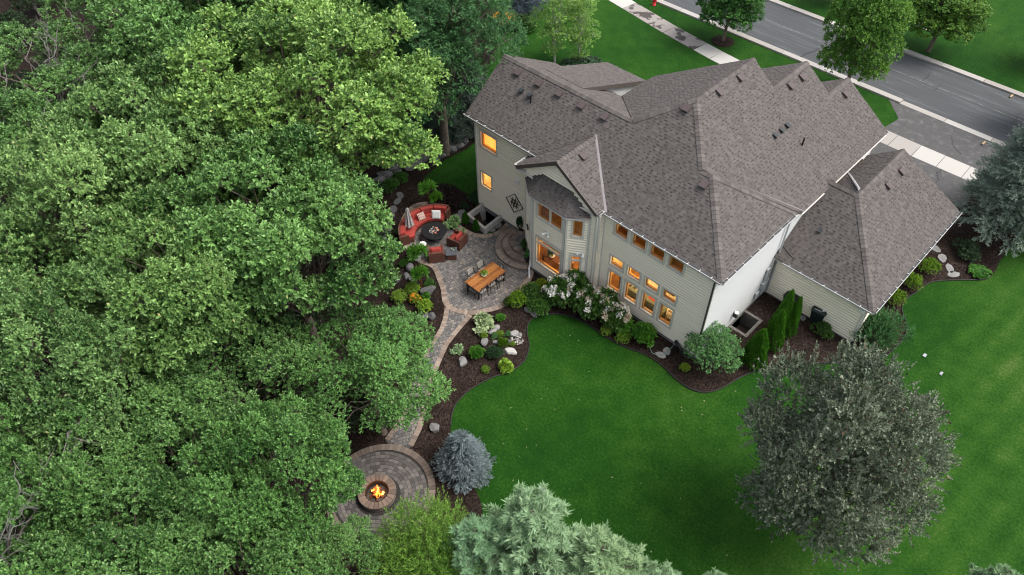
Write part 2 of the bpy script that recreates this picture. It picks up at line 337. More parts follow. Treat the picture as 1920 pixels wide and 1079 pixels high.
# ------------------------------------------------------------------ object helpers
def tag(o, label=None, cat=None, group=None, kind=None):
    if label: o['label'] = label
    if cat: o['category'] = cat
    if group: o['group'] = group
    if kind: o['kind'] = kind
    return o
def empty(name, loc, rz=0.0, label=None, cat=None, group=None):
    o = bpy.data.objects.new(name, None); COL.objects.link(o); o.location = loc; o.rotation_euler.z = rz
    o.empty_display_size = 0.2
    return tag(o, label, cat, group)
def link(name, me, mat, parent=None, loc=None):
    o = bpy.data.objects.new(name, me); COL.objects.link(o)
    if mat is not None and not me.materials:
        me.materials.append(MAT[mat] if isinstance(mat, str) else mat)
    if parent: o.parent = parent
    if loc is not None: o.location = loc
    return o
class MB:
    """collects faces; build() links them as one mesh object"""
    def __init__(s): s.v = []; s.f = []; s.t = []
    def face(s, pts, tint=0.5):
        b = len(s.v); s.v += [tuple(p) for p in pts]; s.f.append(tuple(range(b, b + len(pts)))); s.t.append(tint); return s
    def poly(s, verts, faces, tint=0.5):
        b = len(s.v); s.v += [tuple(p) for p in verts]
        for f in faces: s.f.append(tuple(i + b for i in f)); s.t.append(tint)
        return s
    def box(s, x0, x1, y0, y1, z0, z1, tint=0.5, rz=0, c=(0, 0)):
        vs = [(x, y, z) for z in (z0, z1) for x, y in ((x0, y0), (x1, y0), (x1, y1), (x0, y1))]
        if rz:
            cs, sn = math.cos(rz), math.sin(rz)
            vs = [(c[0] + (x - c[0]) * cs - (y - c[1]) * sn, c[1] + (x - c[0]) * sn + (y - c[1]) * cs, z) for x, y, z in vs]
        return s.poly(vs, [(3, 2, 1, 0), (4, 5, 6, 7), (0, 1, 5, 4), (1, 2, 6, 5), (2, 3, 7, 6), (3, 0, 4, 7)], tint)
    def bar(s, p, q, w, h, tint=0.5, up=(0, 0, 1)):
        p, q = Vector(p), Vector(q); d = (q - p).normalized(); u = Vector(up)
        if abs(d.dot(u)) > 0.98: u = Vector((1, 0, 0))
        sd = d.cross(u).normalized(); u2 = sd.cross(d)
        vs = [e + sd * (a * w / 2) + u2 * (c * h / 2) for e in (p, q) for a, c in ((-1, -1), (1, -1), (1, 1), (-1, 1))]
        return s.poly(vs, [(0, 1, 2, 3), (7, 6, 5, 4), (0, 4, 5, 1), (1, 5, 6, 2), (2, 6, 7, 3), (3, 7, 4, 0)], tint)
    def tube(s, pts, rad, n=6, tint=0.5, cap=True):
        pts = [Vector(p) for p in pts]; rad = rad if hasattr(rad, '__len__') else [rad] * len(pts)
        b = len(s.v); pu = None
        for i, p in enumerate(pts):
            d = (pts[min(i + 1, len(pts) - 1)] - pts[max(i - 1, 0)]).normalized()
            u = (pu - d * pu.dot(d)) if pu is not None else d.orthogonal()
            u = u.normalized() if u.length > 1e-6 else d.orthogonal().normalized(); pu = u; v = d.cross(u)
            for j in range(n):
                a = 2 * math.pi * j / n; s.v.append(tuple(p + (u * math.cos(a) + v * math.sin(a)) * rad[i]))
        for i in range(len(pts) - 1):
            for j in range(n):
                s.f.append((b + i * n + j, b + i * n + (j + 1) % n, b + (i + 1) * n + (j + 1) % n, b + (i + 1) * n + j)); s.t.append(tint)
        if cap:
            s.f.append(tuple(b + j for j in reversed(range(n)))); s.f.append(tuple(b + (len(pts) - 1) * n + j for j in range(n))); s.t += [tint, tint]
        return s
    def lathe(s, prof, c=(0, 0, 0), n=16, tint=0.5):
        b = len(s.v)
        for r_, z in prof:
            for j in range(n):
                a = 2 * math.pi * j / n; s.v.append((c[0] + r_ * math.cos(a), c[1] + r_ * math.sin(a), c[2] + z))
        for i in range(len(prof) - 1):
            for j in range(n):
                s.f.append((b + i * n + j, b + i * n + (j + 1) % n, b + (i + 1) * n + (j + 1) % n, b + (i + 1) * n + j)); s.t.append(tint)
        s.f.append(tuple(b + j for j in reversed(range(n)))); s.f.append(tuple(b + (len(prof) - 1) * n + j for j in range(n))); s.t += [tint, tint]
        return s
    def prism(s, poly, z0, z1, tint=0.5):
        n = len(poly)
        vs = [(x, y, z0) for x, y in poly] + [(x, y, z1) for x, y in poly]
        fs = [tuple(range(n - 1, -1, -1)), tuple(range(n, 2 * n))] + [(i, (i + 1) % n, n + (i + 1) % n, n + i) for i in range(n)]
        return s.poly(vs, fs, tint)
    def mesh(s, name, off=(0, 0, 0), smooth=False):
        me = bpy.data.meshes.new(name)
        me.from_pydata([(a - off[0], b - off[1], c - off[2]) for a, b, c in s.v], [], s.f)
        at = me.attributes.new('tint', 'FLOAT', 'FACE'); at.data.foreach_set('value', s.t)
        if smooth: me.shade_smooth()
        return me
    def build(s, name, mat, parent=None, off=(0, 0, 0), smooth=False, bevel=0.0, loc=None, kind=None):
        o = link(name, s.mesh(name, off, smooth), mat, parent, loc)
        if bevel:
            m = o.modifiers.new('bevel', 'BEVEL'); m.width = bevel; m.segments = 2; m.limit_method = 'ANGLE'
        if kind: o['kind'] = kind
        return o
def ccw(poly):
    a = sum(poly[i - 1][0] * poly[i][1] - poly[i][0] * poly[i - 1][1] for i in range(len(poly)))
    return poly if a > 0 else poly[::-1]
def sheet(name, poly, z, mat, kind='structure', thick=0.0, holes=()):
    from mathutils.geometry import tessellate_polygon
    poly = ccw(poly); tri = tessellate_polygon([[Vector((x, y, 0)) for x, y in poly]] + [[Vector((x, y, 0)) for x, y in h] for h in holes])
    mb = MB(); mb.v = [(x, y, z) for x, y in poly] + [(x, y, z) for h in holes for x, y in h]; mb.f = [tuple(t) for t in tri]
    if thick:
        n = len(poly); k0 = len(mb.v); mb.v += [(x, y, z - thick) for x, y in poly]
        mb.f += [(k0 + i, k0 + (i + 1) % n, (i + 1) % n, i) for i in range(n)]
    mb.t = [0.5] * len(mb.f)
    me = mb.mesh(name); me.update()
    import bmesh
    bm = bmesh.new(); bm.from_mesh(me); bmesh.ops.recalc_face_normals(bm, faces=bm.faces)
    up = [f for f in bm.faces if abs(f.normal.z) > .9]
    if up and sum(f.normal.z for f in up) < 0: bmesh.ops.reverse_faces(bm, faces=bm.faces)
    bm.to_mesh(me); bm.free()
    o = link(name, me, mat)
    if kind: o['kind'] = kind
    return o
def copy_tree(o, parent=None):
    c = o.copy(); COL.objects.link(c); c.parent = parent
    for ch in o.children: copy_tree(ch, c)
    return c

# ================================================================== THE SETTING
wl = [Vector(G2(*q, .45)) for q in ((902, 383), (878, 401), (909, 427), (935, 406))]
wl[0] = Vector((wl[0].x, .54)); wl[3] = Vector((wl[3].x, .54))
WELLS = [[tuple(v) for v in wl], [(.02, 2.9), (.95, 2.9), (.95, 4.3), (.02, 4.3)]]     # sunk window wells
sheet('lawn', [(-260, -260), (260, -260), (260, 260), (-260, 260)], 0.0, 'grass', holes=WELLS)
# road runs along X; the kerbs are 0.14 m steps
ROAD0, ROAD1 = 27.75, 33.55
sheet('road', [(-200, ROAD0), (200, ROAD0), (200, ROAD1), (-200, ROAD1)], 0.012, 'road')
def kerb(name, y0, y1, gap=None):
    root = empty(name, (0, (y0 + y1) / 2, 0)); root['kind'] = 'structure'
    x = -60.0
    while x < 40:
        L = 3.02
        if not (gap and gap[0] < x < gap[1]):
            h = 0.13
        else: h = 0.035
        tn = rnd.uniform(0.1, 0.75)
        mb = MB(); lo, hi = (y0, y1)
        mb.box(0, L - 0.025, lo - (y0 + y1) / 2, hi - (y0 + y1) / 2, -0.05, h, tn)
        mb.build('kerb_stone', 'walk', root, bevel=0.015, loc=(x, 0, 0))
        x += L
kerb('kerb_near_side', ROAD0 - 0.5, ROAD0, gap=(-3.5, 12))
kerb('kerb_far_side', ROAD1, ROAD1 + 0.5)
# thin worn seam and cracks sealed with tar
mb = MB(); y = 30.9
for i in range(60):
    x = -60 + i * 1.7
    mb.face([(x, y - 0.03, 0.017), (x + 1.7, y - 0.03, 0.017), (x + 1.7, y + 0.03, 0.017), (x, y + 0.03, 0.017)])
MAT['seam'] = plain('road_seam', (0.16, 0.155, 0.15), 0.9, var=0.5, scale=3)
MAT['tar'] = plain('crack_tar', (0.022, 0.023, 0.025), 0.6, var=0.3)
mb.build('road_seam', 'seam', kind='structure')
def crack(pts, wd=0.05):
    mb = MB(); P = [G(*p) for p in pts]; Q = []
    for a, b in zip(P, P[1:]):
        m = 5
        for i in range(m): Q.append(a.lerp(b, i / m) + Vector((rnd.gauss(0, .05), rnd.gauss(0, .05), 0)))
    Q.append(P[-1])
    for a, b in zip(Q, Q[1:]):
        d = (b - a).normalized(); s = Vector((-d.y, d.x, 0)) * wd / 2
        mb.face([(p.x, p.y, 0.020) for p in (a - s, b - s, b + s, a + s)])
    mb.build('road_crack', 'tar', kind='structure')
crack([(1492, 113), (1515, 100), (1538, 92)], 0.10); crack([(1730, 153), (1747, 137)]); crack([(1752, 170), (1764, 158)])
crack([(1900, 238), (1906, 217), (1916, 210)]); crack([(1783, 257), (1786, 272), (1802, 290)], 0.04); crack([(1755, 345), (1760, 325), (1768, 312)], 0.05)
# driveway in front of the garage
dr = [(-3.6, 14.9), (5.4, 14.9), (7.0, 22.3), (8.2, ROAD0 - 0.5), (-3.4, ROAD0 - 0.5), (-1.9, 25.6), (-2.4, 22.2)]
sheet('driveway', dr, 0.008, 'drive')
# sidewalk, slab by slab, on its gently bent line
walk = empty('sidewalk', (0, 24, 0)); walk['kind'] = 'structure'
line = [(-70, 27.2), (-44, 26.9), (-33, 26.6), (-25.4, 25.6), (-20, 24.6), (-14.6, 23.85), (-9, 23.4), (-4, 23.15), (0, 23.1), (6, 23.2), (14, 23.4), (40, 23.6)]
def along(pl, s):
    for a, b in zip(pl, pl[1:]):
        L = math.hypot(b[0] - a[0], b[1] - a[1])
        if s <= L: return (a[0] + (b[0] - a[0]) * s / L, a[1] + (b[1] - a[1]) * s / L)
        s -= L
    return pl[-1]
tot = sum(math.hypot(b[0] - a[0], b[1] - a[1]) for a, b in zip(line, line[1:]))
s = 18.0; k = 0
while s < tot - 22:
    L = 1.55; p, q = along(line, s), along(line, s + L - 0.03)
    d = Vector((q[0] - p[0], q[1] - p[1])); d.normalize(); nn = Vector((-d.y, d.x)) * 0.74
    tn = rnd.choice((0.25, 0.35, 0.6, 0.85, 0.95))
    mid = ((p[0] + q[0]) / 2, (p[1] + q[1]) / 2)
    if -23.5 < mid[0] < -16.2: tn = -rnd.uniform(0.2, 0.6)
    if -2 < mid[0] < -0.3: tn = 0.3
    if -0.3 < mid[0] < 8: tn = 0.9
    mb = MB(); mb.prism([(p[0] - nn.x - mid[0], p[1] - nn.y - mid[1]), (q[0] - nn.x - mid[0], q[1] - nn.y - mid[1]), (q[0] + nn.x - mid[0], q[1] + nn.y - mid[1]), (p[0] + nn.x - mid[0], p[1] + nn.y - mid[1])], -0.05, 0.026, tn)
    mb.build('slab', 'walk', walk, loc=(mid[0], mid[1] - 24, 0), bevel=0.01)
    s += L
mb = MB()
for px, py in ((1897, 180), (1845, 268)):
    p = G(px, py, 0.135); mb.box(p.x - 0.06, p.x + 0.06, p.y - 0.20, p.y + 0.20, 0.131, 0.135)
mb.build('kerb_mark', 'yellowpaint', kind='structure')

# beds and forest floor
BED = outline([(845, 800), (850, 768), (866, 745), (890, 726), (925, 708), (960, 696), (984, 676), (992, 650), (988, 625), (991, 606), (1006, 594), (1030, 590), (1060, 592), (1090, 603), (1120, 622), (1150, 642), (1180, 655), (1210, 666), (1240, 686), (1265, 710), (1290, 728), (1318, 737), (1350, 730), (1385, 710), (1420, 696), (1470, 690), (1540, 682), (1610, 684), (1655, 672), (1690, 640), (1700, 612), (1690, 580), (1701, 560), (1722, 546), (1743, 531), (1771, 527), (1806, 526), (1845, 525), (1863, 514), (1875, 490), (1905, 440), (1890, 380), (1840, 330), (1800, 390), (1700, 350), (1400, 350), (1000, 300), (893, 250), (893, 272), (872, 285), (835, 308), (800, 336), (800, 346), (845, 348), (870, 366), (899, 372), (905, 415), (960, 470), (900, 560), (810, 600), (790, 680), (770, 780), (700, 830), (560, 960), (600, 1079), (760, 1060), (900, 980), (872, 880), (848, 838)])
bed = sheet('mulch_bed', BED, 0.03, 'mulch', thick=0.05, holes=WELLS)
# sits a hair lower: the woodland floor to the left of the garden
FOREST = [G2(*p) for p in ((905, -60), (930, 60), (905, 180), (893, 272), (835, 300), (795, 335), (800, 350), (845, 352), (890, 380), (905, 440), (820, 620), (770, 780), (880, 960), (900, 1100), (700, 1400), (0, 1500), (-500, 1200), (-900, 400), (-700, -160))]
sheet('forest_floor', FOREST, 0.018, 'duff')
# two openings in the wood where grass shows
for pts in ([(470, 460), (500, 455), (505, 520), (498, 600), (470, 610), (462, 540)], [(395, 545), (470, 540), (520, 590), (500, 640), (420, 630)]):
    sheet('grass_clearing', [G2(*p) for p in pts], 0.024, 'grass')
sheet('side_lawn', outline([(797, 338), (835, 307), (872, 284), (893, 270), (899, 320), (899, 366), (870, 362), (845, 346), (815, 346)]), 0.045, 'grass')
# edging strip along the lawn side of the bed
edge = BED[:]
import bisect
def tube_along(name, pts, r_, mat, label=None, cat=None, closed=False, n=5, kind=None):
    mb = MB(); mb.tube(pts, r_, n)
    o = mb.build(name, mat, smooth=True)
    if label: tag(o, label, cat)
    if kind: o['kind'] = kind
    return o
i0 = min(range(len(BED)), key=lambda i: (Vector(BED[i]) - Vector(G2(845, 800))).length)
i1 = min(range(len(BED)), key=lambda i: (Vector(BED[i]) - Vector(G2(1863, 514))).length)
tube_along('bed_edging', [(x, y, 0.045) for x, y in BED[i0:i1]], 0.035, 'edging', 'black plastic edging strip between mulch bed and back lawn', 'edging')

# bark chips lying on the mulch (uncountable)
NR = np.random.default_rng(5)
def quads_mesh(name, C, U, V, tint):
    """C centres, U/V half axes -> one mesh of quads"""
    n = len(C); P = np.empty((n, 4, 3)); P[:, 0] = C - U - V; P[:, 1] = C + U - V; P[:, 2] = C + U + V; P[:, 3] = C - U + V
    me = bpy.data.meshes.new(name)
    me.vertices.add(n * 4); me.vertices.foreach_set('co', P.ravel())
    me.loops.add(n * 4); me.loops.foreach_set('vertex_index', np.arange(n * 4, dtype=np.int32))
    me.polygons.add(n); me.polygons.foreach_set('loop_start', np.arange(0, n * 4, 4, dtype=np.int32))
    me.update(calc_edges=True)
    at = me.attributes.new('tint', 'FLOAT', 'FACE'); at.data.foreach_set('value', np.asarray(tint, float))
    return me
bx = np.array(BED); N0 = 90000
X = NR.uniform(-13, 12, N0); Y = NR.uniform(-19, 24, N0)
k = inside_np(X, Y, BED) & ~inside_np(X, Y, WELLS[0]) & ~inside_np(X, Y, WELLS[1]); X, Y = X[k], Y[k]; n = len(X)
ang = NR.uniform(0, 6.28, n); ln = NR.uniform(0.012, 0.035, n); wd = NR.uniform(0.006, 0.014, n)
tl = NR.normal(0, 0.45, n)
U = np.stack([np.cos(ang) * ln, np.sin(ang) * ln, np.sin(tl) * ln], 1); V = np.stack([-np.sin(ang) * wd, np.cos(ang) * wd, NR.normal(0, .4, n) * wd], 1)
tag(link('bark_chips', quads_mesh('bark_chips', np.stack([X, Y, np.full(n, 0.045)], 1), U, V, NR.beta(1.6, 2.2, n)), 'chip'), 'dark brown bark chips strewn over the garden beds', 'mulch', kind='stuff')
# fallen leaf specks on the lawn
n = 46; pts = [G(NR.uniform(860, 1400), NR.uniform(600, 1060), 0.02) for _ in range(n)]
pts = [p for p in pts if not inside(p.x, p.y, BED)]
n = len(pts); ang = NR.uniform(0, 6.28, n); ln = NR.uniform(0.012, 0.032, n)
tag(link('fallen_leaves', quads_mesh('fallen_leaves', np.array([tuple(p) for p in pts]), np.stack([np.cos(ang) * ln, np.sin(ang) * ln, ln * .3], 1), np.stack([-np.sin(ang) * ln, np.cos(ang) * ln, ln * 0], 1) * .5, NR.uniform(.3, 1, n)), MAT['pinkbloom']), 'pale fallen leaves scattered on the back lawn', 'leaves', kind='stuff')

# ------------------------------------------------------------------ patio, path, fire-pit terrace: laid paver by paver
PATIO = outline([(810, 504), (819, 524), (827, 545), (829, 566), (838, 580), (855, 588), (884, 592), (910, 588), (937, 581), (954, 570), (985, 540), (994, 530), (1001, 513), (996, 500), (1000, 470), (990, 440), (975, 412), (962, 404), (948, 420), (928, 437), (905, 441), (888, 438), (874, 431), (858, 420), (846, 405), (832, 388), (805, 380), (775, 385), (756, 405), (748, 430), (752, 452), (768, 477), (784, 493)], step=0.3)
PATH = [G2(*p) for p in ((829, 560), (834, 579), (831, 598), (824, 618), (810, 640), (795, 661), (776, 690), (764, 720), (757, 755), (746, 790), (735, 806), (722, 824), (740, 850), (775, 838), (791, 806), (799, 775), (806, 745), (814, 712), (828, 677), (841, 648), (862, 621), (886, 594), (860, 575))]
def paver_field(name, poly, z, ang, mat, max_parts, seed, row=0.165, skip=None):
    root = empty(name, (0, 0, 0)); root['kind'] = 'structure'
    base = sheet('joint_sand', poly, z - 0.012, plain(name + '_sand', (0.075, 0.070, 0.066), 0.95), kind=None, thick=0.05); base.parent = root
    rr = random.Random(seed); cs, sn = math.cos(ang), math.sin(ang)
    xs = [p[0] for p in poly]; ys = [p[1] for p in poly]; cx, cy = sum(xs) / len(xs), sum(ys) / len(ys)
    ext = max(max(xs) - min(xs), max(ys) - min(ys)) * 0.75
    pcs = []; v = -ext
    while v < ext:
        u = -ext + rr.uniform(0, .2)
        while u < ext:
            L = rr.choice((0.115, 0.165, 0.165, 0.225, 0.235)); um, vm = u + L / 2, v + row / 2
            x, y = cx + um * cs - vm * sn, cy + um * sn + vm * cs
            if inside(x, y, poly) and not (skip and skip(x, y)): pcs.append((x, y, L, rr.betavariate(2, 2)))
            u += L
        v += row
    pcs.sort(key=lambda p: (Vector((p[0], p[1], z)) - Vector(CAM)).length)
    return root, pcs
def lay(root, pcs, z, ang, row, mat, max_parts):
    rest = MB(); gp = 0.006
    def blk(mb, x, y, L, t, ox=0, oy=0, zz=0.0):
        h, bv = zz, 0.008
        a0, a1, b0, b1 = -L / 2 + gp, L / 2 - gp, -row / 2 + gp, row / 2 - gp
        cs, sn = math.cos(ang), math.sin(ang)
        pr = lambda u, v, q: (x - ox + u * cs - v * sn, y - oy + u * sn + v * cs, q)
        lo = [pr(u, v, h - 0.03) for u, v in ((a0, b0), (a1, b0), (a1, b1), (a0, b1))]
        hi = [pr(u, v, h) for u, v in ((a0 + bv, b0 + bv), (a1 - bv, b0 + bv), (a1 - bv, b1 - bv), (a0 + bv, b1 - bv))]
        mb.poly(lo + hi, [(4, 5, 6, 7), (0, 1, 5, 4), (1, 2, 6, 5), (2, 3, 7, 6), (3, 0, 4, 7)], t)
    for i, (x, y, L, t) in enumerate(pcs):
        dz = rnd.uniform(-0.003, 0.003)
        if i < max_parts:
            mb = MB(); blk(mb, x, y, L, t, x, y, dz); mb.build('paver', mat, root, loc=(x, y, z))
        else: blk(rest, x, y, L, t, 0, 0, z + dz)
    if rest.f: rest.build('paver_field', mat, root, kind='stuff')
def border(root, pts, wd, z, mat, step=0.17, closed=True, inward=1, name='border_paver'):
    """soldier course along an outline"""
    P = [Vector(p) for p in pts]; n = len(P); segs = [(P[i], P[(i + 1) % n]) for i in range(n if closed else n - 1)]
    L = sum((b - a).length for a, b in segs); m = max(2, int(L / step)); ds = L / m
    def at(s):
        s = s % L if closed else min(max(s, 0), L - 1e-6)
        for a, b in segs:
            l_ = (b - a).length
            if s <= l_: return a.lerp(b, s / l_), (b - a).normalized()
            s -= l_
        return segs[-1][1], (segs[-1][1] - segs[-1][0]).normalized()
    for i in range(m):
        (p, d), (q, e) = at(i * ds + 0.006), at((i + 1) * ds - 0.006)
        c = (p + q) / 2; n1 = Vector((-d.y, d.x)) * wd * inward; n2 = Vector((-e.y, e.x)) * wd * inward
        pl = ccw([tuple(v - c) for v in (p, q, q + n2, p + n1)])
        mb = MB(); k = rnd.betavariate(2, 2); dz = rnd.uniform(-.003, .003)
        mb.prism(pl, -0.03, dz, k); mb.build(name, mat, root, loc=(c.x, c.y, z))
Z_PAT = 0.055
pat_in = ccw(PATIO)
def shrink(poly, d):
    P = [Vector(p) for p in ccw(poly)]; out = []; n = len(P)
    for i in range(n):
        t = (P[(i + 1) % n] - P[i - 1]); t.normalize(); out.append(tuple(P[i] + Vector((-t.y, t.x)) * d))
    return out
STEP_C = Vector(G2(988, 466)); STEP_R = (1.75, 1.35, 0.95)
inner = shrink(PATIO, 0.27)
root, pcs = paver_field('patio', PATIO, Z_PAT, R(78), 'paver', 300, 3)
pcs = [p for p in pcs if inside(p[0], p[1], inner) and (Vector(p[:2]) - STEP_C).length > 1.5]
lay(root, pcs, Z_PAT, R(78), 0.165, 'paver', 290)
ia = min(range(len(pat_in)), key=lambda i: (Vector(pat_in[i]) - Vector(G2(1001, 513))).length)
border(root, pat_in, 0.29, Z_PAT + 0.002, 'border')
root2, pcs = paver_field('garden_path', PATH, Z_PAT - 0.008, R(62), 'paver', 150, 4)
pin = shrink(PATH, 0.20); pcs = [p for p in pcs if inside(p[0], p[1], pin) and not inside(p[0], p[1], PATIO)]
lay(root2, pcs, Z_PAT - 0.008, R(62), 0.165, 'paver', 200)
border(root2, [p for p in PATH[1:12]], 0.24, Z_PAT - 0.004, 'border', closed=False, inward=(1 if ccw(PATH) is PATH else -1))
border(root2, [p for p in PATH[13:22]], 0.24, Z_PAT - 0.004, 'border', closed=False, inward=(1 if ccw(PATH) is PATH else -1))
# round terrace about the fire pit: rings of pavers
PIT = Vector(G2(709, 930)); PITR = 2.35
A3, B3, C3 = Vector(G2(817, 913)), Vector(G2(721, 834)), Vector(G2(624, 985))
def circ(a, b, c):
    d = 2 * (a.x * (b.y - c.y) + b.x * (c.y - a.y) + c.x * (a.y - b.y))
    ux = (a.length_squared * (b.y - c.y) + b.length_squared * (c.y - a.y) + c.length_squared * (a.y - b.y)) / d
    uy = (a.length_squared * (c.x - b.x) + b.length_squared * (a.x - c.x) + c.length_squared * (b.x - a.x)) / d
    return Vector((ux, uy))
TC = circ(A3, B3, C3); TR = (TC - A3).length
ter = empty('fire_pit_terrace', (TC.x, TC.y, 0)); ter['kind'] = 'structure'
MB().prism([(TR * math.cos(t * math.pi / 24), TR * math.sin(t * math.pi / 24)) for t in range(48)], 0.0, 0.043).build('joint_sand', plain('terrace_sand', (0.03, 0.028, 0.026), .95), ter)
PC = PIT - TC
def ring_block(mb, cx, cy, r0, r1, a0, a1, z0, z1, t):
    g = 0.007; pts = []
    for r_, a in ((r0 + g, a0 + g / r0), (r1 - g, a0 + g / r1), (r1 - g, a1 - g / r1), (r0 + g, a1 - g / r0)): pts.append((cx + r_ * math.cos(a), cy + r_ * math.sin(a)))
    mb.prism(ccw(pts), z0, z1, t)
r_ = 0.95; cnt = []
while r_ < TR * 2:
    m = int(2 * math.pi * r_ / 0.20); off = rnd.random()
    for i in range(m):
        a0 = 2 * math.pi * (i + off) / m; a1 = a0 + 2 * math.pi / m; am = (a0 + a1) / 2
        x, y = PC.x + (r_ + .08) * math.cos(am), PC.y + (r_ + .08) * math.sin(am)
        if math.hypot(x, y) < TR - 0.34: cnt.append((r_, a0, a1, x, y))
    r_ += 0.165
rest = MB()
for i, (r0, a0, a1, x, y) in enumerate(cnt):
    mb = MB() if i < 300 else rest
    if i < 300:
        ring_block(mb, PC.x - x, PC.y - y, r0, r0 + .165, a0, a1, 0.02, 0.06 + rnd.uniform(-.003, .003), rnd.betavariate(2, 2)); mb.build('paver', 'pitpaver', ter, loc=(x, y, 0))
    else: ring_block(rest, PC.x, PC.y, r0, r0 + .165, a0, a1, 0.02, 0.06 + rnd.uniform(-.003, .003), rnd.betavariate(2, 2))
if rest.f: rest.build('paver_field', 'pitpaver', ter, kind='stuff')
m = int(2 * math.pi * TR / 0.19)
for i in range(m):
    mb = MB(); a0 = 2 * math.pi * i / m; a1 = a0 + 2 * math.pi / m; am = (a0 + a1) / 2; x, y = (TR - .15) * math.cos(am), (TR - .15) * math.sin(am)
    ring_block(mb, -x, -y, TR - .31, TR, a0, a1, 0.02, 0.064 + rnd.uniform(-.003, .003), rnd.betavariate(2, 2)); mb.build('border_paver', 'pitborder', ter, loc=(x, y, 0))

# ================================================================== THE HOUSE
house = empty('house', (-6, 6, 0), 0, 'beige two-storey house with grey-brown shingle roof and warm lit windows', 'house')
HO = (-6, 6, 0)
def hb(mb, name, mat, parent=None, **k):
    """build a part of the house given in world coordinates"""
    return mb.build(name, mat, parent or house, off=HO, **k) if parent is None else mb.build(name, mat, parent, off=HO, **k)

KQ = 0.75
def zQ(y): return 5.9 + KQ * (y + 0.23)
RIDGE = (-5.49, 9.83)                      # x, z of the main ridge
def zR(x): return 9.83 - KQ * (x + 5.49)
KL = 0.617
def zL(x): return 9.83 + KL * (x + 5.49)
KN = 0.56
def zN(y): return 8.5 - KN * (y - 3.24)
P0 = (-5.49, 5.01, 9.83); P1 = (-5.49, 9.83, 9.83); J = (-7.6, 3.27, 8.53)
FB = 2.82                                   # ridge of the family-room hip
ZT = zQ(FB)
TA = (0.28 - (FB + 0.23), FB, ZT); H1 = (-0.48 - FB, FB, ZT)
g2x, g2z, g2k = -8.85, 7.66, 0.64
QP = [(-16.15, 0.32), (-10.96, 0.32), (g2x, 2.116), (-6.10, -0.23), (0.28, -0.23), TA[:2], H1[:2], P0[:2], J[:2], (-16.15, 3.24)]
slopes = []                                 # (name, polygon 3D, downhill direction)
slopes.append(('roof_slope', [(x, y, zQ(y)) for x, y in QP], (0, -1)))
EZ = 5.46; EX = (9.83 - EZ) / KQ - 5.49
RP = [H1[:2], (EX, H1[1] + (EX - H1[0])), (EX, 15.35), (-2.51, 15.1), (-2.51, 13.04), (-4.12, 13.04), (-4.12, 9.83), (-5.49, 9.83), (-5.49, 5.01)]
RP[1] = (EX, 6.75)
slopes.append(('roof_slope', [(x, y, zR(x)) for x, y in RP], (1, 0)))
# family-room hip end and the sliver behind it
FE = 2 * FB + 0.23
slopes.append(('roof_slope', [(0.28, -0.23, 5.9), (0.28, FE, 5.9), TA], (1, 0)))
slopes.append(('roof_slope', [TA, (0.28, FE, 5.9), (EX - .02, 6.70, 5.48), H1], (0, 1)))
slopes.append(('roof_slope', [(x, y, zN(y)) for x, y in ((-16.15, 3.24), J[:2], (-11.2, 7.3), (-16.15, 7.3))], (0, 1)))
LP = [P0[:2], P1[:2], (-10.3, 9.83), (-11.0, 9.85), (-11.2, 9.15), (-11.2, 7.25), J[:2]]
slopes.append(('roof_slope', [(x, y, zL(x)) for x, y in LP], (-1, 0)))
# low shed dormer on the front
slopes.append(('dormer_slope', [(x, y, 7.75 - 0.38 * (y - 4.6) + 0.02) for x, y in ((-14.6, 4.6), (-11.8, 4.6), (-11.8, 10.25), (-14.6, 10.25))], (0, 1)))
# front gables' left slopes
slopes.append(('gable_slope', [(-4.12, 9.6, 8.8), (-4.12, 13.04, 8.8), (-8.4, 13.04, 8.8 - .6 * 4.28), (-8.4, 9.6, 8.8 - .6 * 4.28)], (-1, 0)))
slopes.append(('gable_slope', [(-2.51, 12.8, 7.59), (-2.51, 15.1, 7.59), (-5.4, 15.1, 7.59 - .6 * 2.89), (-5.4, 12.8, 7.59 - .6 * 2.89)], (-1, 0)))
# back gable over the bay
gE = 6.0; gxl, gxr = g2x - (g2z - gE) / g2k, g2x + (g2z - gE) / g2k
slopes.append(('gable_slope', [(g2x, -0.72, g2z), (g2x, 2.116, g2z), (-10.96, 0.32, zQ(.32)), (gxl, 0.32, gE), (gxl, -0.72, gE)], (-1, 0)))
slopes.append(('gable_slope', [(g2x, 2.116, g2z), (g2x, -0.72, g2z), (gxr, -0.72, gE), (-6.10, -0.23, 5.9)], (1, 0)))
# bay hood
BY = -1.13; HZ0, HZ1 = 5.45, 6.36
bay = [(-10.9, -0.5), (-9.83, BY), (-7.72, BY), (-6.72, -0.5)]
hood_e = [(-10.95, -0.60), (-10.0, -1.36), (-7.62, -1.36), (-6.62, -0.60)]
slopes.append(('bay_roof_slope', [(*hood_e[1], HZ0), (*hood_e[2], HZ0), (-7.97, -0.52, HZ1), (-9.73, -0.52, HZ1)], (0, -1)))
slopes.append(('bay_roof_slope', [(*hood_e[2], HZ0), (*hood_e[3], HZ0), (-6.70, -0.52, HZ0 + .1), (-7.97, -0.52, HZ1)], (.62, -.78)))
slopes.append(('bay_roof_slope', [(*hood_e[0], HZ0), (*hood_e[1], HZ0), (-9.73, -0.52, HZ1), (-10.90, -0.52, HZ0 + .1)], (-.55, -.83)))
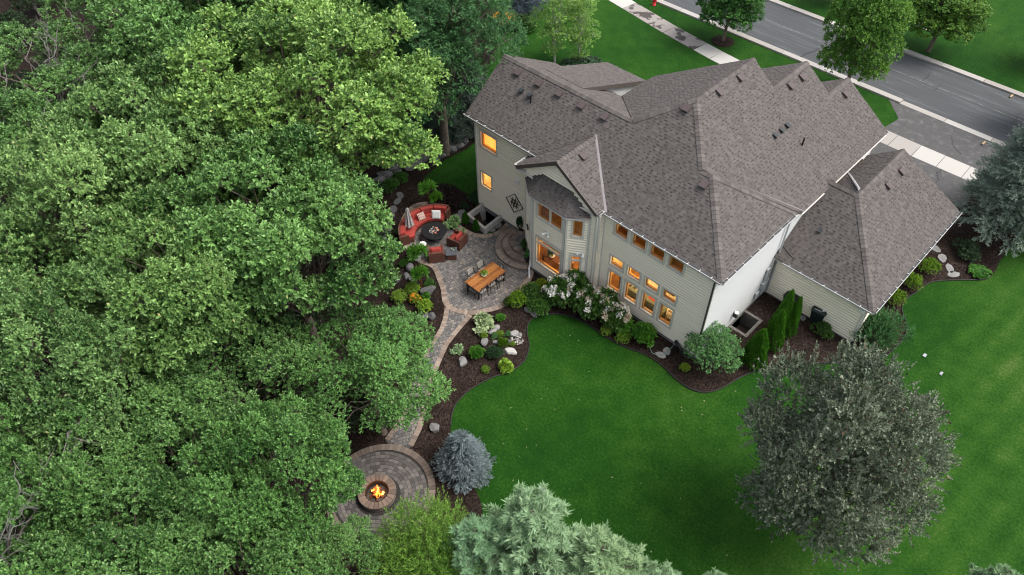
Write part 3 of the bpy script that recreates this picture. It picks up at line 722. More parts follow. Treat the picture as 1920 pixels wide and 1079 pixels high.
# garage
KG = 0.784; gax, gay, gaz = 1.663, 9.337, 5.69
slopes.append(('garage_slope', [(0.02, 5.78, 2.9), (5.22, 5.78, 2.9), (gax, gay, gaz), (0.02, gay, gaz)], (0, -1)))
slopes.append(('garage_slope', [(5.22, 5.78, 2.9), (5.22, 15.35, 2.9), (gax, 14.2, gaz), (gax, gay, gaz)], (1, 0)))
slopes.append(('garage_slope', [(gax, gay, gaz), (gax, 14.2, gaz), (0.02, 14.2, gaz - KG * (gax - .02)), (0.02, gay + gax - .02, gaz - KG * (gax - .02))], (-1, 0)))
slopes.append(('garage_slope', [(gax, gay, gaz), (0.02, gay + gax - .02, gaz - KG * (gax - .02)), (0.02, gay, gaz)], (0, 1)))
slopes.append(('garage_slope', [(5.22, 15.35, 2.9), (0.3, 15.35, 2.9), (gax, 14.2, gaz)], (0, 1)))

def shingle_plane(name, poly, down, near=0):
    P = [Vector(p) for p in poly]
    n = Vector((0, 0, 0))
    for i in range(len(P)): n += (P[i - 1] - P[0]).cross(P[i] - P[0])
    n.normalize()
    if n.z < 0: n = -n
    dn = Vector((down[0], down[1], 0)); dn = (dn - n * dn.dot(n)).normalized(); up = -dn
    u = up.cross(n).normalized(); o = P[0]
    q = [((p - o).dot(u), (p - o).dot(up)) for p in P]
    m = MB()
    m.poly([p for p in P] + [p - n * 0.16 for p in P],
           [tuple(range(len(P)))] + [tuple(range(2 * len(P) - 1, len(P) - 1, -1))] + [(i, (i + 1) % len(P), len(P) + (i + 1) % len(P), len(P) + i) for i in range(len(P))], 0.2)
    part = hb(m, name, 'fascia')
    out = MB(); ex = 0.145; v0 = min(b for a, b in q); v1 = max(b for a, b in q); row = 0; pieces = []
    rr = random.Random(int(abs(o.x * 131 + o.y * 17 + o.z * 7) * 10) + len(P))
    v = v0
    while v < v1 - 0.01:
        t, b = min(v + ex, v1), v
        def cross(vv):
            r_ = []
            for i in range(len(q)):
                (ua, va), (ub, vb) = q[i - 1], q[i]
                if (va > vv) != (vb > vv): r_.append((ua + (ub - ua) * (vv - va) / (vb - va), i))
            return sorted(r_)
        mid = cross((t + b) / 2)
        for k in range(0, len(mid) - 1, 2):
            (um0, e0), (um1, e1) = mid[k], mid[k + 1]
            def at(e, vv):
                (ua, va), (ub, vb) = q[e - 1], q[e]
                return ua + (ub - ua) * (vv - va) / (vb - va)
            def cl(x): return min(max(x, min(a for a, b_ in q)), max(a for a, b_ in q))
            lb, lt, rb, rt = cl(at(e0, b)), cl(at(e0, t)), cl(at(e1, b)), cl(at(e1, t))
            x = min(lb, lt) - rr.uniform(0, .3); raised = rr.random() < .5
            while x < max(rb, rt):
                wd = rr.uniform(0.09, 0.26) if raised else rr.uniform(0.08, 0.20)
                a, c = x, x + wd
                ab, at_, cb, ct = max(a, lb), max(a, lt), min(c, rb), min(c, rt)
                if cb > ab + .01 or ct > at_ + .01:
                    cb, ct = max(cb, ab), max(ct, at_)
                    h = 0.018 if raised else 0.008
                    tn = min(.95, max(.25, rr.gauss(.50, .085)))
                    W = lambda uu, vv, hh: o + u * uu + up * vv + n * hh
                    vs = [W(ab, b, 0.0), W(cb, b, 0.0), W(ab, b, h), W(cb, b, h), W(ct, t + .01, 0.004), W(at_, t + .01, 0.004)]
                    pieces.append((vs, tn, raised, wd))
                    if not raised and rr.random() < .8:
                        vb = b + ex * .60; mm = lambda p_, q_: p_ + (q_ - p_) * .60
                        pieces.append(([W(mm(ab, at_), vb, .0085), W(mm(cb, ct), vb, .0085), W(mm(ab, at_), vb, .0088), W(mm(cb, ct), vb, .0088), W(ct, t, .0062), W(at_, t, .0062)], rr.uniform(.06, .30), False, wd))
                x = c; raised = not raised
        v += ex; row += 1
    if near:
        pieces.sort(key=lambda p: (not p[2], (p[0][0] - Vector(CAM)).length))
    FC = [(2, 3, 4, 5), (0, 1, 3, 2), (0, 2, 5), (1, 4, 3)]
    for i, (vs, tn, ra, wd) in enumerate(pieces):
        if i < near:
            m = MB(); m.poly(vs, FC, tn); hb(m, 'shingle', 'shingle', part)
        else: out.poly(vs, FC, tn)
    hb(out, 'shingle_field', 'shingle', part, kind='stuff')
    return part
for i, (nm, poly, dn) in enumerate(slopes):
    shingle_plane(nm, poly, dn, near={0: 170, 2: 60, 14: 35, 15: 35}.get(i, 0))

# ridge and hip caps: folded shingles lapping along each line
def caps(a, b, n1, n2, wd=0.17):
    a, b = Vector(a), Vector(b); d = b - a; L = d.length; d.normalize(); m = max(1, int(L / 0.20))
    n1, n2 = Vector(n1).normalized(), Vector(n2).normalized(); nm = (n1 + n2).normalized()
    s1 = d.cross(n1).normalized(); s2 = d.cross(n2).normalized()
    if s1.dot(n2) > 0: s1 = -s1
    if s2.dot(n1) > 0: s2 = -s2
    for i in range(m):
        p = a + d * (L * i / m); q = a + d * (L * (i + 1.25) / m); 
        if i == m - 1: q = b
        h0, h1 = 0.045, 0.022
        vs = [p + nm * h0, p + s1 * wd + n1 * h0, p + s2 * wd + n2 * h0, q + nm * h1, q + s1 * wd + n1 * h1, q + s2 * wd + n2 * h1,
              p + nm * 0.015, p + s1 * wd, p + s2 * wd]
        mb = MB(); mb.poly(vs, [(0, 1, 4, 3), (0, 3, 5, 2), (1, 0, 6, 7), (0, 2, 8, 6)], rnd.uniform(0.35, 0.8)); hb(mb, 'ridge_cap', 'shingle')
nQ, nR_, nL_, nN_ = (0, -KQ, 1), (KQ, 0, 1), (-KL, 0, 1), (0, KN, 1)
caps((-16.15, 3.24, 8.51), J, nQ, nN_); caps(J, P0, nQ, nL_); caps(P1, P0, nR_, nL_); caps(H1, P0, nQ, nR_)
caps((0.28, -0.23, 5.9), TA, nQ, nR_); caps((0.28, FE, 5.9), TA, nR_, (0, KQ, 1)); caps(TA, H1, nQ, (0, KQ, 1))
caps((-4.12, 13.04, 8.8), (-4.12, 9.83, 8.8), nR_, (-.6, 0, 1)); caps((-2.51, 15.1, 7.59), (-2.51, 13.04, 7.59), nR_, (-.6, 0, 1))
caps((g2x, -0.72, g2z), (g2x, 2.1, g2z), (-g2k, 0, 1), (g2k, 0, 1))
caps((5.22, 5.78, 2.9), (gax, gay, gaz), (0, -KG, 1), (KG, 0, 1)); caps((gax, 14.2, gaz), (gax, gay, gaz), (-KG, 0, 1), (KG, 0, 1)); caps((0.02, gay, gaz), (gax, gay, gaz), (0, -KG, 1), (0, KG, 1))
# valley flashings
def strip(a, b, wd, mat, name, lift=0.03):
    a, b = Vector(a) + Vector((0, 0, lift)), Vector(b) + Vector((0, 0, lift)); mb = MB(); mb.bar(a, b, wd, 0.02); hb(mb, name, mat)
MAT['flash'] = plain('valley_metal', (0.17, 0.155, 0.16), 0.5)
strip((g2x, 2.116, g2z), (-10.96, .32, zQ(.32)), 0.05, 'fascia', 'valley_flashing'); strip((g2x, 2.116, g2z), (-6.1, -.23, 5.9), 0.12, 'flash', 'valley_flashing')
strip(J, (-11.2, 7.27, zN(7.27)), 0.05, 'fascia', 'valley_flashing'); strip(H1, (EX, 6.72, 5.46), 0.07, 'flash', 'valley_flashing')

# gutters with hangers along the eaves
def gutter(a, b, out):
    a, b, o_ = Vector(a), Vector(b), Vector((*out, 0)); d = (b - a).normalized()
    mb = MB()
    mb.poly([a + o_ * .02 + Vector((0, 0, .03)), b + o_ * .02 + Vector((0, 0, .03)), b + o_ * .02 - Vector((0, 0, .11)), a + o_ * .02 - Vector((0, 0, .11)),
             a + o_ * .14 + Vector((0, 0, .03)), b + o_ * .14 + Vector((0, 0, .03)), b + o_ * .10 - Vector((0, 0, .11)), a + o_ * .10 - Vector((0, 0, .11))],
            [(0, 1, 2, 3), (3, 2, 6, 7), (7, 6, 5, 4), (0, 3, 7, 4), (1, 5, 6, 2)])
    g = hb(mb, 'gutter', 'gutter')
    m = MB(); m.bar(a + o_ * .07 - Vector((0, 0, .01)), b + o_ * .07 - Vector((0, 0, .01)), .09, .01); hb(m, 'gutter_screen', 'gutterdark', g)
    m = MB(); m.bar(a + o_ * .145 + Vector((0, 0, .03)), b + o_ * .145 + Vector((0, 0, .03)), .022, .025); hb(m, 'gutter_lip', 'gutter', g)
    m = MB(); L = (b - a).length; s_ = .35
    while s_ < L:
        p = a + d * s_; m.bar(p + o_ * .02 + Vector((0, 0, .035)), p + o_ * .15 + Vector((0, 0, .038)), .022, .015); s_ += .62
    hb(m, 'hangers', 'white', g, kind='stuff')
gutter((-16.2, .32, 6.29), (-10.98, .32, 6.29), (0, -1)); gutter((-6.1, -.23, 5.88), (.3, -.23, 5.88), (0, -1)); gutter((.28, -.25, 5.88), (.28, FE, 5.88), (1, 0))
gutter((gxl, .30, 5.98), (gxl, -.72, 5.98), (-1, 0)); gutter((gxr, -.70, 5.98), (gxr, -.3, 5.98), (1, 0))
gutter((.55, 5.78, 2.88), (5.24, 5.78, 2.88), (0, -1)); gutter((5.22, 5.76, 2.88), (5.22, 15.35, 2.88), (1, 0))
m = MB()
for a_, b_ in (((gxl, -.74, gE - .05), (g2x, -.74, g2z - .05)), ((g2x, -.74, g2z - .05), (gxr, -.74, gE - .05))): m.bar(a_, b_, .05, .24, up=(0, 1, 0))
m2 = MB()
for a_, b_ in (((gxl, -.73, gE - .08), (g2x, -.73, g2z - .08)), ((g2x, -.73, g2z - .08), (gxr, -.73, gE - .08))):
    m2.bar(a_, b_, .20, .04, up=(0, -1, 0.0))
hb(m2, 'rake_board', 'fascia')

# ---------------- walls: backing with openings, lap siding board by board, windows with frames and panes
boards = []
def wall(o, t, nrm, s1, z0, z1, holes=(), top=None, lap=True, mat='siding', corner=(True, True), base=True):
    """vertical wall from plan point o along t (length s1); holes = (s0,s1,z0,z1); top(s) gives a sloping upper edge"""
    o, t, nrm = Vector((*o, 0)), Vector((*t, 0)), Vector((*nrm, 0))
    W = lambda s, z, d=0.0: o + t * s + nrm * d + Vector((0, 0, z))
    ss = sorted({0.0, s1, *[h[0] for h in holes], *[h[1] for h in holes]}); zs = sorted({0.0 if base else z0, z0, z1, *[h[2] for h in holes], *[h[3] for h in holes]})
    mb = MB()
    for a, b in zip(ss, ss[1:]):
        for c, d in zip(zs, zs[1:]):
            if any(h[0] < (a + b) / 2 < h[1] and h[2] < (c + d) / 2 < h[3] for h in holes): continue
            mb.face([W(a, c), W(b, c), W(b, d), W(a, d)])
    for h in holes:   # reveals
        a, b, c, d = h
        for p, q in (((a, c), (b, c)), ((b, c), (b, d)), ((b, d), (a, d)), ((a, d), (a, c))):
            mb.face([W(*p), W(*q), W(*q, -.16), W(*p, -.16)])
    if top:
        n = 12
        mb.face([W(0, z1)] + [W(s1, z1)] + [W(s1 * (n - i) / n, max(z1, top(s1 * (n - i) / n))) for i in range(n + 1)])
    hb(mb, 'wall', mat)
    if base and z0 > 0.05:
        m = MB(); m.poly([W(0, -.1, .012), W(s1, -.1, .012), W(s1, z0, .012), W(0, z0, .012)], [(0, 1, 2, 3)]); hb(m, 'foundation', 'foundation')
    if lap:
        e = 0.165; z = z0; zt = max(z1, max(top(s1 * i / 20) for i in range(21))) if top else z1
        while z < zt - .02:
            zb, ze = z, min(z + e, zt); a, b = 0.0, s1
            if top and ze > z1:
                good = [s1 * i / 120 for i in range(121) if top(s1 * i / 120) > ze - .03]
                if not good: break
                a, b = min(good), max(good)
            cuts = sorted([(h[0] - .09, h[1] + .09) for h in holes if h[2] - .09 < (zb + ze) / 2 < h[3] + .09])
            x = a; seg = []
            for c0, c1 in cuts:
                if c0 > x: seg.append((x, min(c0, b)))
                x = max(x, c1)
            if x < b: seg.append((x, b))
            for p, q in seg:
                if q - p < .03: continue
                vs = [W(p, zb + .062, .078), W(q, zb + .062, .078), W(q, ze, .0), W(p, ze, .0), W(p, zb, .052), W(q, zb, .052), W(p, zb, .002), W(q, zb, .002)]
                boards.append((q - p, vs))
            z += e
    for k, s_ in ((0, 0.0), (1, s1)):
        if corner[k] and lap:
            m = MB(); c = W(s_ + (.045 if k == 0 else -.045), 0, .045); m.box(-.045, .045, -.045, .045, z0, z1 - 0.01, .5)
            ang = math.atan2(t.y, t.x); m.v = [(c.x + x * math.cos(ang) - y * math.sin(ang), c.y + x * math.sin(ang) + y * math.cos(ang), z_) for x, y, z_ in m.v]
            hb(m, 'corner_trim', 'trim')
    return W
def window(W, a, b, c, d, trans=None, mull=(), frame='trim', sash='woodwin', glass=True):
    """a..b along the wall, c..d in height"""
    f = 0.085; m = MB()
    def bar(s0, s1, z0, z1, d0, d1, mb):
        vs = [W(s, z, q) for q in (d0, d1) for s, z in ((s0, z0), (s1, z0), (s1, z1), (s0, z1))]
        mb.poly(vs, [(3, 2, 1, 0), (4, 5, 6, 7), (0, 1, 5, 4), (1, 2, 6, 5), (2, 3, 7, 6), (3, 0, 4, 7)])
    def ring(mb, s0, s1, z0, z1, w_, d0, d1):
        bar(s0, s1, z0, z0 + w_, d0, d1, mb); bar(s0, s1, z1 - w_, z1, d0, d1, mb); bar(s0, s0 + w_, z0 + w_, z1 - w_, d0, d1, mb); bar(s1 - w_, s1, z0 + w_, z1 - w_, d0, d1, mb)
    ring(m, a - f, b + f, c - f, d + f, f + .012, -.03, .085)
    root = hb(m, 'window', frame)
    m = MB(); ring(m, a + .012, b - .012, c + .012, d - .012, .05, -.15, -.035)
    hb(m, 'sash', sash, root)
    m = MB()
    if trans: bar(a + .012, b - .012, trans - .06, trans + .06, -.05, .03, m)
    for x in mull: bar(x - .05, x + .05, c + .012, d - .012, -.05, .03, m)
    if m.f: hb(m, 'mullion', frame, root)
    if glass:
        xs = [a] + sorted(mull) + [b]; zs = [c] + ([trans] if trans else []) + [d]
        for x0, x1 in zip(xs, xs[1:]):
            for y0, y1 in zip(zs, zs[1:]):
                m = MB(); m.face([W(x0 + .03, y0 + .03, -.06), W(x1 - .03, y0 + .03, -.06), W(x1 - .03, y1 - .03, -.06), W(x0 + .03, y1 - .03, -.06)]); hb(m, 'pane', 'glass', root)
    return root
# left wing
h1 = [(-15.26 + 15.7, -14.08 + 15.7, 4.56, 5.56), (-15.34 + 15.7, -14.54 + 15.7, 1.81, 2.80)]
Wl = wall((-15.7, .55), (1, 0), (0, -1), 4.8, 0.25, 6.32, h1)
for h in h1: window(Wl, *h)
# bay and bump-out
gt = lambda x: g2z - .2 - g2k * abs(x - g2x)
wall((-10.9, .55), (0, -1), (-1, 0), 1.05, 0.25, 5.95)
c1 = Vector((bay[1][0] - bay[0][0], bay[1][1] - bay[0][1])); L1 = c1.length; c1.normalize()
wall(bay[0], tuple(c1), (c1.y, -c1.x), L1, 0.25, HZ0 - .17)
h2 = [(-9.55 + 9.83, -7.92 + 9.83, 4.14, 5.14), (-9.54 + 9.83, -7.92 + 9.83, 0.95, 2.72)]
Wb = wall(bay[1], (1, 0), (0, -1), 2.11, 0.25, HZ0 - .17, h2)
window(Wb, *h2[0], mull=(1.09,)); window(Wb, *h2[1], trans=2.38)
c2 = Vector((bay[3][0] - bay[2][0], bay[3][1] - bay[2][1])); L2 = c2.length; c2.normalize()
h3 = [(L2 * .5 - .24, L2 * .5 + .24, 4.05, 5.12), (L2 * .5 - .24, L2 * .5 + .24, 0.95, 2.72)]
Wc = wall(bay[2], tuple(c2), (c2.y, -c2.x), L2, 0.25, HZ0 - .17, h3, corner=(True, True))
window(Wc, *h3[0]); window(Wc, *h3[1], trans=2.38)
wall((-6.72, -.5), (1, 0), (0, -1), 0.42, 0.25, 5.9)
wall((-6.3, -.5), (0, 1), (1, 0), 0.5, 0.25, 5.75, corner=(True, False))
wall((-10.9, -.5), (1, 0), (0, -1), 4.6, HZ0 + .02, 6.0, top=lambda s: gt(-10.9 + s), base=False, corner=(False, False))
# family room
up = [(-5.62, -4.85), (-4.58, -3.80), (-3.53, -2.76), (-2.48, -1.69)]
h4 = [(a + 6.3, b + 6.3, 4.78, 5.56) for a, b in up] + [(a + 6.3, b + 6.3, 2.69, 3.33) for a, b in ((-5.63, -4.87), (-4.57, -3.83), (-3.51, -2.76), (-2.45, -1.72))] + [(a + 6.3, b + 6.3, 1.03, 2.29) for a, b in ((-5.63, -4.87), (-4.57, -3.83), (-3.51, -2.76), (-2.45, -1.72))]
Wm = wall((-6.3, 0), (1, 0), (0, -1), 6.3, 0.25, 5.82, h4)
for h in h4: window(Wm, *h)
# white side wall, other outer walls
Ww = wall((0, 0), (0, 1), (1, 0), 14.9, 0.2, 5.40, [(5.85, 6.15, 1.2, 2.7)], lap=False, mat='whitewall')
window(Ww, 5.85, 6.15, 1.2, 2.7)
m = MB(); m.face([(0, 0, 5.39), (0, FE, 5.39), (0, FE, 5.86), (0, 0, 5.86)]); hb(m, 'wall', 'whitewall')
wall((-15.7, 7.0), (0, -1), (-1, 0), 6.45, 0.25, 6.0, top=lambda s: min(zQ(7 - s), zN(7 - s)) - .2)
wall((-11.2, 7.0), (-1, 0), (0, 1), 4.5, 0.25, 6.1, lap=False); wall((-4.4, 9.55), (-1, 0), (0, 1), 6.7, .25, 6.3, top=lambda s: min(zR(-4.4 - s), zL(-4.4 - s)) - .2, lap=False)
wall((-11.1, 9.55), (0, -1), (-1, 0), 2.55, .25, 6.2, lap=False)
wall((-2.6, 12.8), (-1, 0), (0, 1), 5.6, .25, 6.0, top=lambda s: min(zR(-2.6 - s), 8.8 - .6 * (-4.12 + 2.6 + s)) - .2, lap=False); wall((-8.2, 12.8), (0, -1), (-1, 0), 3.3, .25, 6.0, lap=False)
wall((0, 14.88), (-1, 0), (0, 1), 5.2, .25, 5.3, top=lambda s: min(zR(-s), 7.59 - .6 * (-2.51 + s)) - .2, lap=False); wall((-5.2, 14.88), (0, -1), (-1, 0), 2.1, .25, 5.6, lap=False)
# cheek and face of the low front dormer
m = MB(); m.poly([(-11.95, 4.9, 7.5), (-11.95, 9.9, 5.5), (-11.95, 9.9, 4.4), (-11.95, 7.0, 5.9)], [(0, 1, 2, 3)]); hb(m, 'dormer_cheek', 'whitewall')
m = MB(); m.bar((-11.78, 4.65, 7.64), (-11.78, 10.25, 5.51), .04, .24); hb(m, 'rake_board', 'fascia')
wall((-11.95, 10.0), (-1, 0), (0, 1), 2.5, .25, 5.5, lap=False); wall((-11.95, 7.0), (0, 1), (1, 0), 3.0, .25, 4.5, lap=False); wall((-14.45, 10.0), (0, -1), (-1, 0), 3.0, .25, 5.3, lap=False)
# garage walls
wall((0.0, 6.12), (1, 0), (0, -1), 4.88, 0.15, 2.86); wall((4.88, 6.12), (0, 1), (1, 0), 8.9, .15, 2.86); wall((4.88, 15.02), (-1, 0), (0, 1), 4.88, .15, 2.86, lap=False)
# small cricket where the garage roof meets the white wall
ca, cb_, cc_ = PN(1467, 459, (1, 0, 0), .03), PN(1486, 446, (1, 0, 0), .03), PN(1489.4, 487, (0, -KG, 1), 2.9 - KG * 5.78 + .05)
m = MB(); m.poly([ca, cb_, cc_], [(0, 2, 1)], .35); m.poly([ca, cc_, ca - Vector((0, 0, .16)), cc_ - Vector((0, 0, .12))], [(0, 2, 3, 1)], .1); hb(m, 'roof_cricket', 'shingle')
# siding boards: the longest each on its own, the rest joined
boards.sort(key=lambda b: -b[0]); rest = MB()
for i, (L, vs) in enumerate(boards):
    fs = [(0, 1, 2, 3), (4, 5, 1, 0), (6, 7, 5, 4)]
    tn_ = rnd.random()
    if i < 300: m = MB(); m.poly(vs, fs, tn_); hb(m, 'siding_board', 'lap')
    else: rest.poly(vs, fs, tn_)
hb(rest, 'short_siding_boards', 'lap', kind='stuff')
# soffits
m = MB()
for q in (((-16.15, .32), (-10.9, .32), (-10.9, .56), (-16.15, .56), 6.14), ((-6.3, -.23), (.28, -.23), (.28, .01), (-6.3, .01), 5.72), ((-.01, -.23), (.28, -.23), (.28, FE), (-.01, FE), 5.715), ((0, 5.78), (5.22, 5.78), (5.22, 6.14), (0, 6.14), 2.74), ((4.86, 5.78), (5.22, 5.78), (5.22, 15.3), (4.86, 15.3), 2.735), ((-.01, 6.7), (EX, 6.7), (EX, 15.3), (-.01, 15.3), 5.28), ((gxl, -.72), (gxr, -.72), (gxr, -.48), (gxl, -.48), 5.80)):
    m.face([(x, y, q[4]) for x, y in q[:4]])
hb(m, 'soffit', 'trim')
m = MB(); m.poly([(x, y, HZ0 - .18) for x, y in hood_e], [(0, 1, 2, 3)]); hb(m, 'bay_soffit', 'trim')
# roof vents
def box_vent(px, py, n, d, down, mat='vent', s=0.30, h=0.16):
    p = PN(px, py, n, d); nn = Vector(n).normalized(); dn = Vector((*down, 0)); dn = (dn - nn * dn.dot(nn)).normalized(); sd = dn.cross(nn)
    c = p + nn * .02; m = MB()
    V_ = lambda a, b, q: c + sd * (a * s / 2) + dn * (b * s / 2) + nn * q
    m.poly([V_(-1, -1, 0), V_(1, -1, 0), V_(1, 1, 0), V_(-1, 1, 0), V_(-.95, -.9, h * .45), V_(.95, -.9, h * .45), V_(1.05, 1.15, h), V_(-1.05, 1.15, h), V_(1.05, 1.15, h * .45), V_(-1.05, 1.15, h * .45)],
           [(4, 5, 6, 7), (0, 1, 5, 4), (1, 2, 8, 6, 5), (3, 0, 4, 7, 9), (9, 7, 6, 8), (2, 3, 9, 8)])
    hb(m, 'roof_vent', mat)
QN, QD = (0, -KQ, 1), 5.9 + KQ * .23; RN, RD = (KQ, 0, 1), 9.83 - KQ * 5.49
for p in ((973, 136), (1012, 156), (1050, 175), (1092, 198), (1135, 219), (1288, 203), (1321, 346)): box_vent(*p, QN, QD, (0, -1), s=.36)
for p in ((1348, 173), (1387, 146), (1481, 161), (1503, 145), (1584, 177)): box_vent(*p, RN, RD, (1, 0), s=.36)
box_vent(1092, 293, (g2k, 0, 1), g2z + g2k * g2x, (1, 0), s=.36)
for p in ((1452, 255), (1464, 245), (1475, 236)): box_vent(*p, RN, RD, (1, 0), 'ventdark', .24, .16)
for p in ((979, 171), (995, 180)): box_vent(*p, QN, QD, (0, -1), 'ventdark', .22, .22)
GRN, GRD = (KG, 0, 1), 2.9 + KG * 5.22
for p in ((1689, 322), (1664, 348)): box_vent(*p, GRN, GRD, (1, 0), s=.34)
box_vent(1538, 433, (0, -KG, 1), 2.9 - KG * 5.78, (0, -1), 'ventdark', .20, .1)
for p, n_, d_ in (((995, 193), QN, QD), ((1504, 273), RN, RD)):
    c = PN(*p, n_, d_); m = MB(); m.tube([c - Vector((0, 0, .1)), c + Vector((0, 0, .42))], .045, 8); m.tube([c + Vector((0, 0, .42)), c + Vector((0, 0, .45))], .05, 8); hb(m, 'vent_pipe', 'black')
# downspouts
def spout(pts, r_=.04, mat='gutter'):
    m = MB(); m.tube(pts, r_, 6); hb(m, 'downspout', mat)
spout([(.16, 14.6, 5.3), (.18, 14.5, 5.1), (.10, 13.6, 4.55), (1.2, 11.1, 5.1)][:3] , .05, 'white')
spout([(0.10, 12.2, 4.42), (1.5, 9.75, 5.68)], .06, 'gutter')
spout([(-9.95, -1.20, 5.0), (-9.95, -1.20, .78)], .045, 'trim'); spout([(-9.95, -1.20, .75), (-9.95, -1.22, .45), (-9.93, -1.32, .2), (-9.5, -1.75, .09)], .055, 'white')
spout([(-0.07, -.09, 5.7), (-0.07, -.09, .4), (-.2, -.25, .15), (-.75, -.35, .1)], .045, 'gutterdark')
spout([(.10, 6.05, 5.2), (.12, 6.02, .2)], .05, 'greybox')
spout([(-6.22, -.06, 5.7), (-6.2, -.06, .3)], .03, 'trim')
# things fixed to the walls
m = MB(); m.box(0.0, .16, 5.25, 5.75, .55, 1.35); m.box(.02, .10, 5.35, 5.65, 1.35, 2.3); m.box(0.02, .12, 4.85, 5.15, .5, .9); hb(m, 'meter_box', 'greybox', bevel=.02)
m = MB(); p = Wl(0, 0); m.box(-12.62, -12.38, .36, .54, 3.55, 3.85); hb(m, 'wall_lamp', 'white', bevel=.03)
m = MB(); m.lathe([(.02, 0), (.17, .02), (.17, .06), (.13, .07), (.0, .075)], n=20); m.v = [(-10.38 + x * .86, -.84 - z - .12 + x * -.5, 2.75 + y) for x, y, z in m.v]; hb(m, 'wall_clock', 'black')
m = MB(); m.lathe([(.0, 0), (.12, .003), (.12, .006), (.0, .008)], n=20); m.v = [(-10.38 - .02 + x * .86, -.84 - z - .205 + x * -.5, 2.75 + y) for x, y, z in m.v]; hb(m, 'clock_face', 'white')
m = MB(); m.box(-10.2, -10.04, -1.12, -1.0, 3.25, 3.5); hb(m, 'wall_box', 'white', bevel=.02)
def flood(x, y, z):
    m = MB(); m.box(x - .06, x + .06, y - .05, y, z - .05, z + .05)
    for s_ in (-1, 1): m.tube([(x, y - .06, z), (x + s_ * .10, y - .12, z - .02), (x + s_ * .2, y - .24, z - .09)], [.03, .05, .085], 8)
    hb(m, 'flood_light', 'white')
flood(-8.75, BY - .08, 3.55); flood(-6.95, -.62, 3.0)
p = Vector((0.02, 2.9, 1.05)); m = MB(); m.tube([p, p + Vector((.14, 0, .03))], .09, 8); m.box(.02, .22, 2.84, 2.96, .82, 1.0); hb(m, 'wall_light', 'black')
m = MB(); m.lathe([(.10, 0), (.10, .05), (.0, .06)], c=(0.14, 2.9, 1.12), n=10); hb(m, 'wall_light_glass', 'white')
m = MB(); m.box(3.1, 3.2, 5.98, 6.12, 1.0, 1.25); hb(m, 'outlet_box', 'white')
m = MB(); m.box(4.55, 4.85, 5.92, 6.08, 2.3, 2.5); hb(m, 'wall_lamp', 'white', bevel=.03)
m = MB(); m.tube([(-1.2, -.10, .45), (-1.0, -.24, .50), (-.75, -.32, .42), (-.65, -.36, .12)], .09, 8); hb(m, 'dryer_hood', 'black')

# ---------------- rooms behind the windows
def room(x0, x1, y0, y1, z0, z1, lights, floor='floorin', wallm='wallin'):
    m = MB()
    m.face([(x0, y1, z0), (x1, y1, z0), (x1, y1, z1), (x0, y1, z1)]); m.face([(x0, y0, z0), (x0, y1, z0), (x0, y1, z1), (x0, y0, z1)])
    m.face([(x1, y0, z0), (x1, y1, z0), (x1, y1, z1), (x1, y0, z1)]); m.face([(x0, y0, z1), (x1, y0, z1), (x1, y1, z1), (x0, y1, z1)])
    o = hb(m, 'room_wall', wallm)
    m = MB(); m.face([(x0, y0, z0), (x1, y0, z0), (x1, y1, z0), (x0, y1, z0)]); hb(m, 'room_floor', floor)
    for (x, y, z, e) in lights:
        l = bpy.data.lights.new('room_light', 'POINT'); l.energy = e; l.color = (1.0, 0.77, 0.42); l.shadow_soft_size = .25
        lo = bpy.data.objects.new('room_light', l); COL.objects.link(lo); lo.location = (x, y, z)
        lo.parent = house; lo.location = (x - HO[0], y - HO[1], z)
room(-6.28, -.12, .18, 5.2, .42, 5.65, [(-4.15, .80, 2.95, 85), (-2.3, 1.6, 2.4, 60), (-5.4, 1.9, 2.0, 35), (-3.2, 3.2, 5.0, 9)])
m = MB(); m.box(-6.27, -.13, .95, 5.19, 3.72, 3.86); hb(m, 'window_dimming_slab', 'floorin')  # added slab: holds back the lamps below so the upper windows stay dim
room(-10.6, -6.6, -.35, 3.2, .42, 2.98, [(-8.3, .5, 2.5, 75), (-7.2, 1.6, 2.3, 40)])
m = MB(); m.face([(-9.7, BY + .17, .42), (-7.8, BY + .17, .42), (-7.2, -.35, .42), (-10.5, -.35, .42)]); m.face([(-9.7, BY + .17, 2.98), (-7.8, BY + .17, 2.98), (-7.2, -.35, 2.98), (-10.5, -.35, 2.98)]); hb(m, 'room_floor', 'floorin')
room(-10.6, -6.6, -.35, 3.2, 3.2, 5.6, [(-8.3, 1.4, 4.6, 22)])
m = MB(); m.face([(-9.7, BY + .17, 3.2), (-7.8, BY + .17, 3.2), (-7.2, -.35, 3.2), (-10.5, -.35, 3.2)]); hb(m, 'room_floor', 'floorin')
room(-15.5, -11.2, .74, 4.0, 3.2, 6.0, [(-14.6, 1.9, 4.9, 60)])
room(-15.5, -11.2, .74, 4.0, .42, 3.0, [(-14.3, 1.5, 2.3, 55)])
m = MB(); m.face([(-15.25, .72, 4.56), (-14.08, .72, 4.56), (-14.08, .72, 5.56), (-15.25, .72, 5.56)]); hb(m, 'window_blind', 'blind')
